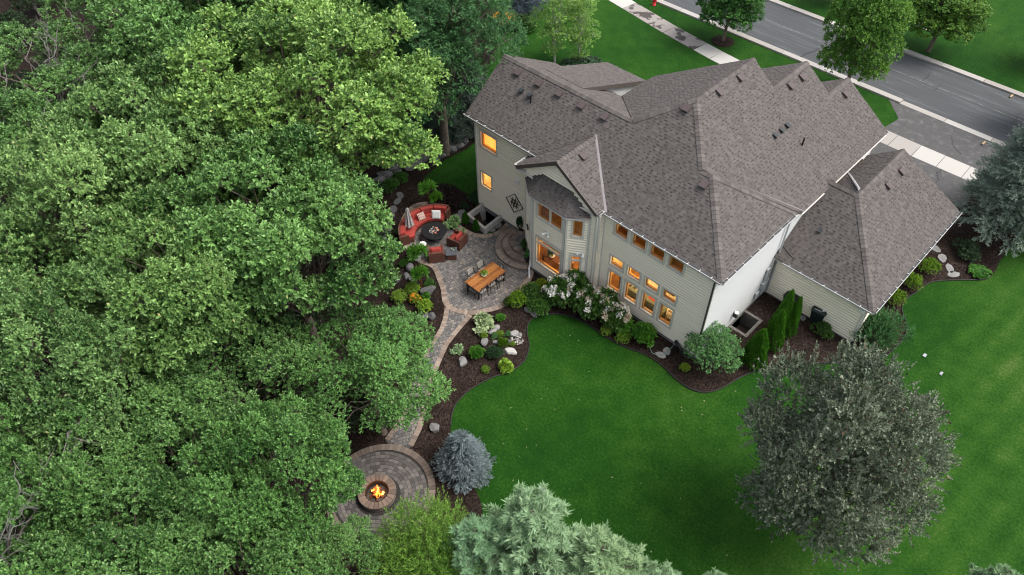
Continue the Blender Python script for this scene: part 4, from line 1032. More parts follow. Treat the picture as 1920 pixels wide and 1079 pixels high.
# furniture seen through the glass
def box_thing(name, boxes, mat, label, cat, loc, rz=0, bevel=.03):
    r_ = empty(name, loc, rz, label, cat)
    for pn, (x0, x1, y0, y1, z0, z1), mt in boxes:
        m = MB(); m.box(x0, x1, y0, y1, z0, z1); m.build(pn, mt or mat, r_, bevel=bevel)
    return r_
MAT['greygreen'] = plain('grey_green_upholstery', (0.16, 0.17, 0.115), .9, var=.15)
box_thing('sofa', [('seat', (-1.0, 1.0, -.4, .4, .0, .42), None), ('backrest', (-1.0, 1.0, .2, .42, .42, .95), None), ('armrest', (-1.15, -.98, -.4, .42, 0, .6), None), ('armrest', (.98, 1.15, -.4, .42, 0, .6), None), ('cushion', (-.5, .0, -.1, .2, .42, .75), 'red'), ('cushion', (.3, .75, -.1, .2, .42, .72), 'cream')], 'greygreen', 'grey-green sofa with its back to the family-room windows', 'sofa', (-3.65, .72, .42), R(180), .05)
box_thing('stair_beam', [('stringer', (-1.9, 1.9, -.06, .06, -.14, .14), None)] + [('baluster', (x, x + .05, -.03, .03, .14, .75), None) for x in (-1.5, -1.0, -.5, 0, .5, 1.0, 1.5)], 'wooddark', 'dark wooden stair rail crossing behind the family-room windows', 'stair', (-3.2, 2.9, 2.1), R(12), .01).rotation_euler = (0, R(-32), R(8))
box_thing('inner_chair', [('seat', (-.25, .25, -.25, .25, .42, .48), None), ('backrest', (-.25, .25, .2, .26, .48, 1.05), None)] + [('leg', (x, x + .05, y, y + .05, 0, .42), None) for x in (-.24, .19) for y in (-.24, .19)], 'wooddark', 'dark wooden chair behind the window nearest the bay', 'chair', (-5.2, .9, .42), R(150), .01)
box_thing('rug', [('pile', (-1.3, 1.3, -.8, .8, 0, .02), None)], 'cream', 'pale rug on the family-room floor', 'rug', (-3.4, 2.3, .424), 0, .005)
t = empty('pendant_lamp', (-4.15, .62, 2.75), 0, 'bright hanging lamp behind the second window column', 'lamp'); m = MB(); m.lathe([(.05, .34), (.16, .22), (.20, .05), (.0, .04)], n=14); m.build('shade', 'lamp', t, smooth=True); m = MB(); m.tube([(0, 0, .3), (0, 0, 2.8)], .012, 5); m.build('cord', 'black', t)
for x_, z_, w_ in ((-5.0, 4.6, .7), (-3.9, 4.7, .5), (-2.4, 4.5, .8), (-1.2, 2.2, .5)):
    t = empty('framed_picture', (x_, 5.17, z_), 0, 'framed picture on the far wall of the family room', 'picture', 'pictures in the family room'); m = MB(); m.box(-w_ / 2, w_ / 2, -.03, 0, -.3, .3); m.build('frame', 'wooddark', t); m = MB(); m.box(-w_ / 2 + .06, w_ / 2 - .06, -.036, -.031, -.24, .24); m.build('picture', 'sofain', t)
t = empty('basket', (-2.05, .62, .42), 0, 'cream wicker basket with dark slots inside the corner window', 'basket')
m = MB(); m.lathe([(.22, 0), (.30, .1), (.33, .5), (.33, .95), (.30, 1.0)], n=18); m.build('body', 'cream', t, smooth=True)
m = MB(); m.lathe([(.345, .28), (.35, .32), (.345, .36)], n=18); m.build('band', 'wooddark', t); m = MB(); m.lathe([(.345, .62), (.35, .66), (.345, .70)], n=18); m.build('band', 'wooddark', t)
m = MB(); m.box(-.2, .2, -.18, -.08, 1.0, 1.012); m.box(-.2, .2, -.02, .05, 1.0, 1.012); m.box(-.2, -.05, .1, .18, 1.0, 1.012); m.build('lid_slot', 'wooddark', t)
box_thing('dining_table', [('top', (-.85, .85, -.4, .4, .70, .75), None)] + [('leg', (x - .04, x + .04, y - .04, y + .04, 0, .70), None) for x in (-.75, .75) for y in (-.32, .32)], 'wooddark', 'dark wooden table just inside the bay window', 'table', (-8.75, -.35, .42), 0, .01)
t = empty('table_plant', (-9.0, -.55, 1.17), 0, 'leafy plant in a white bowl on the table inside the bay window', 'plant')
m = MB(); m.lathe([(.07, 0), (.14, .06), (.17, .14), (.15, .15)], n=14); m.build('bowl', 'white', t, smooth=True)
INDOOR_PLANT = t
t = empty('place_mat', (-8.3, -.45, 1.172), R(20), 'cream square mat lying on the table inside the bay window', 'mat'); m = MB(); m.box(-.2, .2, -.2, .2, 0, .012); m.build('mat', 'cream', t)
def lamp(x, y, z, label, s=1.0):
    t = empty('lamp', (x, y, z), 0, label, 'lamp')
    m = MB(); m.lathe([(.10, 0), (.10, .03), (.02, .05), (.02, .45), (.03, .5)], n=10); m.build('base', 'wooddark', t)
    m = MB(); m.lathe([(.20 * s, .45), (.12 * s, .78), (.0, .78)], n=14); m.build('shade', 'lamp', t, smooth=True)
lamp(-7.15, .35, 1.3, 'lit table lamp with pale shade inside the bay window'); lamp(-4.9, 2.6, 1.0, 'lit table lamp behind the family-room sofa', 1.2)
t = empty('chandelier', (-14.85, 1.35, 2.1), 0, 'small lit chandelier inside the lower window of the left wing', 'chandelier')
m = MB(); m.tube([(0, 0, .9), (0, 0, .2)], .015, 6); m.build('rod', 'black', t)
for k in range(5):
    a = k * 1.257; m = MB(); m.tube([(0, 0, .2), (.2 * math.cos(a), .2 * math.sin(a), .15), (.26 * math.cos(a), .26 * math.sin(a), .28)], .012, 5); m.build('arm', 'black', t)
    m = MB(); m.lathe([(.03, .28), (.08, .34), (.06, .42), (.0, .43)], c=(.26 * math.cos(a), .26 * math.sin(a), 0), n=8); m.build('bulb', 'lamp', t)
box_thing('coffee_table', [('top', (-.5, .5, -.3, .3, .40, .45), None), ('base', (-.4, .4, -.2, .2, 0, .40), None)], 'wooddark', 'low dark coffee table in the middle of the family room', 'table', (-3.4, 2.4, .445))
box_thing('cabinet', [('body', (-1.2, 1.2, -.25, .25, 0, .9), None), ('top', (-1.25, 1.25, -.28, .28, .9, .95), 'wooddark')], 'woodwin', 'long wooden cabinet along the back wall of the family room', 'cabinet', (-3.2, 4.9, .42))

# ---------------- window wells and steps by the house
def well(name, pts, hgt, label, th=.16, depth=.9, mat='concrete'):
    t = empty(name, (*pts[0], 0), 0, label, 'window well')
    for a, b in zip(pts, pts[1:]):
        a, b = Vector(a), Vector(b); d = (b - a).normalized(); n_ = Vector((-d.y, d.x)) * th / 2
        m = MB(); m.prism(ccw([tuple(v) for v in (a - n_ - d * th / 2, b - n_ + d * th / 2 * 0.98, b + n_ + d * th / 2 * 0.98, a + n_ - d * th / 2)]), -depth, hgt + rnd.uniform(0, .004)); m.build('wall_panel', mat, t, off=(*pts[0], 0), bevel=.012)
    return t
MAT['wellconcrete'] = plain('weathered_concrete', (0.15, 0.138, 0.125), 0.9, var=.2, scale=3, bump=.3)
well('window_well', WELLS[0], .42, 'open concrete window well below the metal wall panel')
sheet('well_floor', WELLS[0], -.9, 'soil')
well('egress_well', [WELLS[1][k] for k in (3, 2, 1, 0)], .035, 'sunken concrete window well against the white wall beside the arborvitae', mat='wellconcrete')
sheet('well_floor', WELLS[1], -.9, 'soil')
steps = empty('round_steps', (STEP_C.x, STEP_C.y, 0), 0, 'half-round paver steps rising to the house door', 'steps')
for i, (r_, h) in enumerate(((1.75, .17), (1.32, .34), (.9, .50))):
    pl = []
    for k in range(40):
        a = 2 * math.pi * k / 40; x, y = r_ * math.cos(a), r_ * math.sin(a)
        y = min(y, .5 - STEP_C.y); x = min(x, -10.95 - STEP_C.x + (0.0 if y + STEP_C.y > -.55 else 1.0)); pl.append((x, y))
    m = MB(); m.prism(ccw(pl), .02, h - .03, .3); m.build('riser', 'border', steps)
    n_ = int(2 * math.pi * r_ / .2)
    for k in range(n_):
        a0, a1 = 2 * math.pi * k / n_, 2 * math.pi * (k + 1) / n_; am = (a0 + a1) / 2
        x, y = r_ * math.cos(am), r_ * math.sin(am)
        if y + STEP_C.y > .35 or x + STEP_C.x > -11.0 + (1.0 if y + STEP_C.y < -.75 else 0): continue
        m = MB(); ring_block(m, -x, -y, r_ - .28, r_ + .025, a0, a1, h - .03, h + .03, rnd.random() * .8); m.build('step_paver', 'border', steps, loc=(x, y, 0))
    m = MB(); fld = (.9, .5) if i == 2 else None
    if i == 2:
        for q in range(4):
            r1 = .62 - q * .16; n_ = max(4, int(2 * math.pi * r1 / .2))
            for k in range(n_):
                a0, a1 = 2 * math.pi * k / n_, 2 * math.pi * (k + 1) / n_; am = (a0 + a1) / 2
                x, y = (r1 - .08) * math.cos(am), (r1 - .08) * math.sin(am)
                if x + STEP_C.x > -11.0: continue
                m = MB(); ring_block(m, -x, -y, max(r1 - .16, .01), r1, a0, a1, h - .03, h + .027, rnd.random() * .7); m.build('step_paver', 'paver', steps, loc=(x, y, 0))

# metal wall panel on the left wing
t = empty('wall_art', (-12.55, .50, 2.1), 0, 'dark wrought-iron scrollwork panel hung askew on the beige siding', 'wall art')
m = MB()
def loc_art(u, v): return (u, 0, v)
q4 = [Vector(PN(*p, (0, 1, 0), .445)) for p in ((949, 371), (965, 364), (980.5, 392), (964, 398.5))]
cc = sum(q4, Vector()) / 4; t.location = cc; q4 = [v - cc for v in q4]
m = MB()
for a, b in zip(q4, q4[1:] + q4[:1]): m.bar(a, b, .04, .03)
m.build('frame', 'black', t)
ex, ey = (q4[1] - q4[0]), (q4[3] - q4[0]); m = MB()
for fu, fv in ((.5, .25), (.5, .5), (.5, .75), (.28, .38), (.72, .38), (.28, .62), (.72, .62)):
    c = q4[0] + ex * fu + ey * fv
    for k in range(4):
        a = k * math.pi / 2 + .78; d = (ex.normalized() * math.cos(a) + ey.normalized() * math.sin(a)) * .13
        m.bar(c, c + d, .03, .02); m.tube([c + d, c + d * 1.15 + Vector((.03, 0, .03)), c + d * 1.0 + Vector((.04, 0, -.02))], .014, 4)
m.build('scrollwork', 'black', t)

# ================================================================== OUTDOOR FURNITURE
def cushion(m_, w_, d_, h_, n=6):
    """soft box with crowned top"""
    mb = MB(); N = 8
    def P(u, v, top):
        e = (1 - abs(u) ** 6) * (1 - abs(v) ** 6)
        return (u * w_ / 2, v * d_ / 2, (h_ * (.55 + .45 * max(0, e) ** .5)) if top else (h_ * .35 * (1 - max(0, e) ** .5)))
    for top in (True, False):
        for i in range(N):
            for j in range(N):
                a = [(-1 + 2 * x / N, -1 + 2 * y / N) for x, y in ((i, j), (i + 1, j), (i + 1, j + 1), (i, j + 1))]
                f = [P(u, v, top) for u, v in a]; mb.face(f if top else f[::-1])
    for k in range(N):
        for (a, b) in (((-1 + 2 * k / N, -1), (-1 + 2 * (k + 1) / N, -1)), ((1, -1 + 2 * k / N), (1, -1 + 2 * (k + 1) / N)), ((1 - 2 * k / N, 1), (1 - 2 * (k + 1) / N, 1)), ((-1, 1 - 2 * k / N), (-1, 1 - 2 * (k + 1) / N))):
            mb.face([P(*a, False), P(*b, False), P(*b, True), P(*a, True)])
    return mb
ZP = Z_PAT + .004
FT = G(814, 434, .55); FT.z = ZP                     # fire table centre
SC = Vector((FT.x, FT.y, 0))
sofa = empty('curved_sofa', (SC.x, SC.y, ZP), 0, 'curved brown wicker sofa with red cushions around the fire table', 'sofa')
# arc faces: the sofa wraps the far-left side of the table
def angpx(px, py, z): p = G(px, py, z); return math.atan2(p.y - SC.y, p.x - SC.x), math.hypot(p.x - SC.x, p.y - SC.y)
a_end1, r1 = angpx(836, 393, .8); a_end2, r2 = angpx(757, 440, .8); am_, rm_ = angpx(790, 398, .8)
if a_end2 < a_end1: a_end2 += 2 * math.pi
RO_, RI_ = 1.98, 1.08
def arc_solid(a0, a1, ri, ro, z0, z1, n=14, tint=.5, round_top=0.0):
    mb = MB()
    for i in range(n):
        b0, b1 = a0 + (a1 - a0) * i / n, a0 + (a1 - a0) * (i + 1) / n
        P = lambda r_, b, z: (r_ * math.cos(b), r_ * math.sin(b), z)
        mb.face([P(ri, b0, z1), P(ro, b0, z1 - round_top), P(ro, b1, z1 - round_top), P(ri, b1, z1)]); mb.face([P(ri, b0, z0), P(ri, b1, z0), P(ro, b1, z0), P(ro, b0, z0)])
        mb.face([P(ro, b0, z0), P(ro, b1, z0), P(ro, b1, z1 - round_top), P(ro, b0, z1 - round_top)]); mb.face([P(ri, b1, z0), P(ri, b0, z0), P(ri, b0, z1), P(ri, b1, z1)])
    for b, s_ in ((a0, 1), (a1, -1)):
        f = [P(ri, b, z0), P(ro, b, z0), P(ro, b, z1 - round_top), P(ri, b, z1)]; mb.face(f if s_ > 0 else f[::-1])
    return mb
arc_solid(a_end1, a_end2, RI_ + .06, RO_ - .10, .04, .28).build('base', 'rattan', sofa)
arc_solid(a_end1 - .02, a_end2 + .02, RO_ - .12, RO_, .02, .80, 20).build('back_panel', 'rattan', sofa)
for aa in (a_end1, a_end2):
    w_ = .06 * (1 if aa == a_end1 else -1); arc_solid(min(aa, aa - w_), max(aa, aa - w_), RI_ + .35, RO_, .02, .66, 2).build('armrest', 'rattan', sofa)
ns = 3
for i in range(ns):
    b0 = a_end1 + (a_end2 - a_end1) * i / ns + .012; b1 = a_end1 + (a_end2 - a_end1) * (i + 1) / ns - .012
    arc_solid(b0, b1, RI_, RO_ - .14, .285, .44, 10).build('seat_cushion', 'red', sofa, bevel=.035)
for i in range(5):
    b0 = a_end1 + (a_end2 - a_end1) * i / 5 + .015; b1 = a_end1 + (a_end2 - a_end1) * (i + 1) / 5 - .015
    arc_solid(b0, b1, RO_ - .40, RO_ - .13, .445, .84, 6, round_top=.05).build('back_cushion', 'red', sofa, bevel=.06)
def pillow(px, py, z, mat, s, label, tilt, rz):
    p = G(px, py, z); m = cushion(None, s, s, .14); o = m.build('pillow', mat, None, smooth=True); o.location = p; o.rotation_euler = (R(tilt), 0, rz); return tag(o, label, 'pillow')
ar = lambda px, py, z: math.atan2(G(px, py, z).y - SC.y, G(px, py, z).x - SC.x)
pillow(818, 402, .70, 'whitecloth', .50, 'white square pillow on the red curved sofa', 62, ar(818, 402, .7) - math.pi / 2)
pillow(789, 406, .66, 'stripe', .44, 'striped red and cream pillow on the red curved sofa', 58, ar(789, 406, .66) - math.pi / 2)
# folded umbrella
ub = G(770, 441, .0) ; ub.z = ZP; t_ = empty('folded_umbrella', (ub.x, ub.y, ub.z), 0, 'closed grey garden umbrella standing at the end of the sofa', 'umbrella')
m = MB(); m.tube([(0, 0, 0), (0, 0, 2.05)], .022, 8); m.build('pole', 'black', t_)
m = MB(); n_ = 24; prof = [(.0, 2.02), (.07, 1.92), (.11, 1.6), (.16, 1.2), (.22, .85), (.24, .72), (.2, .70)]
b_ = len(m.v)
for r_, z in prof:
    for j in range(n_):
        a = 2 * math.pi * j / n_; q = r_ * (1 + (.28 if j % 3 == 0 else -.12) * (1 if r_ > .05 else 0)); m.v.append((q * math.cos(a), q * math.sin(a), z + (-.04 if j % 3 == 0 and r_ > .2 else 0)))
for i in range(len(prof) - 1):
    for j in range(n_): m.f.append((i * n_ + j, i * n_ + (j + 1) % n_, (i + 1) * n_ + (j + 1) % n_, (i + 1) * n_ + j)); m.t.append(.5)
m.build('canopy', 'umbrella', t_); m = MB(); m.lathe([(.0, 2.02), (.03, 2.05), (.02, 2.12), (.0, 2.14)], n=8); m.build('finial', 'black', t_)
m = MB(); m.lathe([(.26, 0), (.26, .05), (.06, .10), (.04, .3)], n=16); m.build('base', 'black', t_)
# fire table
ft = empty('fire_table', (FT.x, FT.y, ZP), 0, 'round black fire table with glowing stones in the middle', 'fire table')
m = MB(); m.lathe([(.40, 0), (.45, .08), (.36, .16), (.34, .40), (.55, .48)], n=28); m.build('pedestal', 'black', ft, smooth=False)
m = MB(); m.lathe([(.55, .47), (.70, .50), (.72, .55), (.70, .58), (.35, .585), (.33, .55), (.0, .54)], n=40); m.build('top', 'blacktop', ft)
for k in range(46):
    a, q = rnd.uniform(0, 6.28), .28 * math.sqrt(rnd.random()); s_ = rnd.uniform(.025, .045)
    m = MB(); m.lathe([(s_ * .4, 0), (s_, s_ * .4), (s_ * .6, s_ * 1.1), (0, s_ * 1.2)], c=(q * math.cos(a), q * math.sin(a), .56), n=6, tint=rnd.uniform(.6, 1)); m.build('glow_stone', 'ember' if k % 6 == 0 else 'rock', ft)
# armchairs
def armchair(loc, rz, label):
    t = empty('armchair', loc, rz, label, 'armchair', 'armchairs by the fire table')
    W_, D_ = .86, .86
    m = MB(); m.box(-W_ / 2, W_ / 2, -D_ / 2, D_ / 2, .02, .30); m.build('base', 'rattan', t, bevel=.01)
    m = MB(); m.box(-W_ / 2, -W_ / 2 + .11, -D_ / 2, D_ / 2, .301, .62); m.build('armrest', 'rattan', t, bevel=.015)
    m = MB(); m.box(W_ / 2 - .11, W_ / 2, -D_ / 2, D_ / 2, .301, .62); m.build('armrest', 'rattan', t, bevel=.015)
    m = MB(); m.box(-W_ / 2 + .112, W_ / 2 - .112, D_ / 2 - .12, D_ / 2, .302, .72); m.build('backrest', 'rattan', t, bevel=.015)
    o = cushion(None, W_ - .24, D_ - .14, .17).build('seat_cushion', 'red', t, smooth=True); o.location = (0, -.07, .30)
    o = cushion(None, W_ - .26, .42, .17).build('back_cushion', 'red', t, smooth=True); o.location = (0, D_ / 2 - .20, .66); o.rotation_euler = (R(-75 + 180), 0, 0); 
    return t
def face_to(p, q): return math.atan2(q[1] - p[1], q[0] - p[0]) + math.pi / 2
pa = G(818, 477, .3); armchair((pa.x, pa.y, ZP), face_to(pa, FT) + .04, 'brown wicker armchair with red cushions, its back to the dining table')
pb = G(857.5, 452, .3); armchair((pb.x, pb.y, ZP), face_to(pb, FT) - .15, 'brown wicker armchair with red cushions nearest the window well')
ps = G(846.5, 474, .40); ps.z = ZP
t_ = empty('side_table', (ps.x, ps.y, ZP), R(48), 'low brown side table with dark slate top between two armchairs', 'side table')
m = MB(); m.box(-.26, .26, -.26, .26, .02, .40); m.build('base', 'rattan', t_, bevel=.01); m = MB(); m.box(-.31, .31, -.31, .31, .401, .445); m.build('top', 'slate', t_, bevel=.008)
# dining table and chairs
T0, T1, T2, T3 = G(872, 529, .76), G(925, 491, .76), G(948, 511, .76), G(896, 549, .76)
tcx = (T0 + T1 + T2 + T3) / 4; ax = ((T1 - T0) + (T2 - T3)).normalized(); TW = ((T1 - T0).length + (T2 - T3).length) / 2; TD = ((T3 - T0).length + (T2 - T1).length) / 2
trz = math.atan2(ax.y, ax.x)
dt = empty('patio_table', (tcx.x, tcx.y, ZP), trz, 'orange-brown plank dining table on the paved patio', 'table')
npl = 6; pw = TD / npl
for k in range(npl):
    m = MB(); m.box(-TW / 2, TW / 2, -TD / 2 + k * pw + .004, -TD / 2 + (k + 1) * pw - .004, .70, .745, rnd.random()); m.build('plank', 'table', dt, bevel=.005)
m = MB(); m.box(-TW / 2 + .12, TW / 2 - .12, -TD / 2 + .1, TD / 2 - .1, .62, .695); m.build('apron', 'black', dt)
for x in (-1, 1):
    for y in (-1, 1):
        m = MB(); m.box(x * (TW / 2 - .1) - .035, x * (TW / 2 - .1) + .035, y * (TD / 2 - .1) - .035, y * (TD / 2 - .1) + .035, 0, .62); m.build('leg', 'black', dt)
def patio_chair(loc, rz, label, padded=True):
    t = empty('patio_chair', loc, rz, label, 'chair', 'chairs around the patio table')
    m = MB(); m.box(-.22, .22, -.22, .22, .42, .45); m.build('seat', 'greychair', t, bevel=.01)
    m = MB()
    for k in range(6):
        f0, f1 = k / 6, (k + 1) / 6
        a0, a1 = -.22 + .44 * f0, -.22 + .44 * f1; c = lambda q: .24 + .05 * (1 - ((q) / .22) ** 2)
        m.poly([(a0, c(a0), .55), (a1, c(a1), .55), (a1, c(a1) + .05, .90), (a0, c(a0) + .05, .90), (a0, c(a0) + .02, .55), (a1, c(a1) + .02, .55), (a1, c(a1) + .07, .90), (a0, c(a0) + .07, .90)], [(0, 1, 2, 3), (5, 4, 7, 6), (3, 2, 6, 7)])
    if padded: m.build('backrest', 'greychair', t)
    else:
        m = MB(); m.tube([(-.22, .29, .88), (0, .33, .89), (.22, .29, .88)], .014, 5); m.tube([(-.1, .28, .5), (-.1, .32, .88)], .008, 4); m.tube([(.1, .28, .5), (.1, .32, .88)], .008, 4); m.build('backrest', 'black', t)
    for x in (-1, 1):
        m = MB(); m.tube([(x * .22, .27, .90), (x * .22, .24, .5), (x * .23, .24, .25), (x * .24, .30, 0)], .016, 6); m.build('leg', 'black', t)
        m = MB(); m.tube([(x * .22, -.1, .64), (x * .23, -.22, .60), (x * .22, -.22, .3), (x * .23, -.25, 0)], .016, 6); m.build('leg', 'black', t)
        m = MB(); m.bar((x * .225, .25, .64), (x * .225, -.2, .63), .035, .025); m.build('armrest', 'black', t)
    return t
def chair_at(lx, ly, rz, label, padded=False):
    c, s_ = math.cos(trz), math.sin(trz); return patio_chair((tcx.x + lx * c - ly * s_, tcx.y + lx * s_ + ly * c, ZP), trz + rz, label, padded)
for k, x in enumerate((-.30, .42)): chair_at(x, TD / 2 + .06, 0, 'grey-backed black metal chair tucked under the side of the patio table facing the sofa group', True)
for k, x in enumerate((-.62, .05, .68)): chair_at(x, -TD / 2 + .22, math.pi, 'black metal chair tucked under the side of the patio table facing the lawn')
chair_at(-TW / 2 + .20, 0, math.pi / 2, 'black metal chair at the end of the patio table by the path'); chair_at(TW / 2 - .18, 0, -math.pi / 2, 'black metal chair at the end of the patio table by the round steps')
# fire pit
fp = empty('fire_pit', (PIT.x, PIT.y, .06), 0, 'round paver fire pit with logs burning inside', 'fire pit')
for lay_ in range(3):
    n_ = 22
    for k in range(n_):
        a0 = 2 * math.pi * (k + lay_ * .5) / n_; a1 = a0 + 2 * math.pi / n_; am = (a0 + a1) / 2; ro = .82 if lay_ == 2 else .78
        x, y = .66 * math.cos(am), .66 * math.sin(am)
        m = MB(); ring_block(m, -x, -y, .50, ro, a0, a1, lay_ * .12, lay_ * .12 + .115, rnd.betavariate(2, 2) * .75); m.build('cap_stone' if lay_ == 2 else 'wall_stone', 'pitborder', fp, loc=(x, y, 0), bevel=.008)
m = MB(); m.lathe([(.50, .0), (.50, .34), (.485, .35), (.47, .30), (.47, .05), (.0, .04)], n=32); m.build('steel_liner', 'black', fp)
MAT['ash'] = plain('ash', (0.06, 0.055, 0.05), .95, var=.5, scale=15)
m = MB(); m.lathe([(.46, .05), (.3, .09), (.0, .11)], n=20); m.build('ash_bed', 'ash', fp)
for k in range(6):
    a = k * 1.05 + .3; m = MB(); m.tube([(.32 * math.cos(a), .32 * math.sin(a), .1), (-.22 * math.cos(a + .3), -.22 * math.sin(a + .3), .26 + .02 * k)], [.06, .05], 8); m.build('log', 'wooddark', fp)
for k in range(16):
    a, q = rnd.uniform(0, 6.28), .24 * math.sqrt(rnd.random()); h = rnd.uniform(.16, .42) * (1 - q * 1.2); s_ = rnd.uniform(.035, .07)
    b0 = Vector((q * math.cos(a), q * math.sin(a), .17)); ln = Vector((rnd.gauss(0, .07), rnd.gauss(0, .07), 0))
    P_ = [b0 + ln * (i / 5) ** 2 + Vector((math.sin(i * 1.7 + k) * .02, math.cos(i * 1.3 + k) * .02, h * i / 5)) for i in range(6)]
    m = MB(); m.tube(P_, [s_ * .5, s_, s_ * .85, s_ * .55, s_ * .28, .004], 7); m.build('flame', 'firecore' if k % 3 == 0 else 'fire', fp, smooth=True)
fl = bpy.data.lights.new('fire_light', 'POINT'); fl.energy = 14; fl.color = (1, .42, .12); fl.shadow_soft_size = .15
flo = bpy.data.objects.new('fire_light', fl); COL.objects.link(flo); flo.parent = fp; flo.location = (0, 0, .5)

# ================================================================== VEGETATION
def norm(a): return a / np.maximum(np.linalg.norm(a, axis=-1, keepdims=True), 1e-9)
def leaf_mesh(name, P, A, Ls, m, L, W, spread, rng, tint=0.5, tvar=0.25, upb=0.25, fold=0.25, wide=0.58, lvar=0.25):
    """leaves set along shoots: P origins, A axes (n,3), Ls shoot length, m leaves per shoot"""
    n = len(P); A = norm(A); Ls = np.broadcast_to(Ls, (n,)); tint = np.broadcast_to(tint, (n,))
    ref = np.where(np.abs(A[:, 2:3]) > 0.9, np.array([[1.0, 0, 0]]), np.array([[0, 0, 1.0]]))
    u = norm(np.cross(A, ref)); v = np.cross(A, u)
    j = np.arange(m); t = (j + rng.uniform(0, 1, (n, m))) / m
    ph = j * 2.4 + rng.uniform(0, 6.28, (n, 1)) + rng.normal(0, .35, (n, m))
    sp = spread * (1.15 - 0.55 * t) + rng.normal(0, .15, (n, m))
    rad = np.cos(ph)[..., None] * u[:, None] + np.sin(ph)[..., None] * v[:, None]
    d = A[:, None] * np.cos(sp)[..., None] + rad * np.sin(sp)[..., None]
    d[..., 2] += upb * rng.uniform(0, 1, (n, m)); d = norm(d)
    base = P[:, None] + A[:, None] * (Ls[:, None] * t)[..., None]
    s = norm(np.cross(d, A[:, None] + np.array([0, 0, .35]) + rng.normal(0, .25, (n, m, 3))))
    nn = np.cross(s, d)
    ll = L * (1 + rng.normal(0, lvar, (n, m))).clip(.4, 1.7)[..., None]; ww = W * (ll / L)
    V = np.empty((n, m, 4, 3))
    V[..., 0, :] = base; V[..., 1, :] = base + d * ll * wide + s * ww / 2 + nn * ww * fold
    V[..., 2, :] = base + d * ll - nn * ll * .12; V[..., 3, :] = base + d * ll * wide - s * ww / 2 + nn * ww * fold
    N = n * m; V = V.reshape(-1, 3)
    me = bpy.data.meshes.new(name)
    me.vertices.add(N * 4); me.vertices.foreach_set('co', V.ravel())
    idx = (np.arange(N)[:, None] * 4 + np.array([0, 1, 2, 0, 2, 3])).ravel().astype(np.int32)
    me.loops.add(N * 6); me.loops.foreach_set('vertex_index', idx)
    me.polygons.add(N * 2); me.polygons.foreach_set('loop_start', np.arange(0, N * 6, 3, dtype=np.int32))
    me.update(calc_edges=True)
    tt = (tint[:, None] + rng.normal(0, tvar, (n, m))).clip(0, 1); 
    odd = rng.random((n, m)) < .006; tt = np.where(odd, 1.0, np.minimum(tt, .92))
    at = me.attributes.new('tint', 'FLOAT', 'FACE'); at.data.foreach_set('value', np.repeat(tt.ravel(), 2))
    return me
def sph(rng, n, zmin=-1.0):
    z = rng.uniform(zmin, 1, n); a = rng.uniform(0, 2 * np.pi, n); q = np.sqrt(1 - z * z)
    return np.stack([q * np.cos(a), q * np.sin(a), z], 1)
def limb_path(p, q, rng, k=4, wob=.12, sag=.15):
    p, q = np.array(p, float), np.array(q, float); L = np.linalg.norm(q - p); out = []
    for i in range(k + 1):
        t = i / k; x = p + (q - p) * t; x = x + rng.normal(0, wob * L * .25, 3) * (0 < i < k); x[2] += sag * L * math.sin(math.pi * t) * .6; out.append(x)
    return out
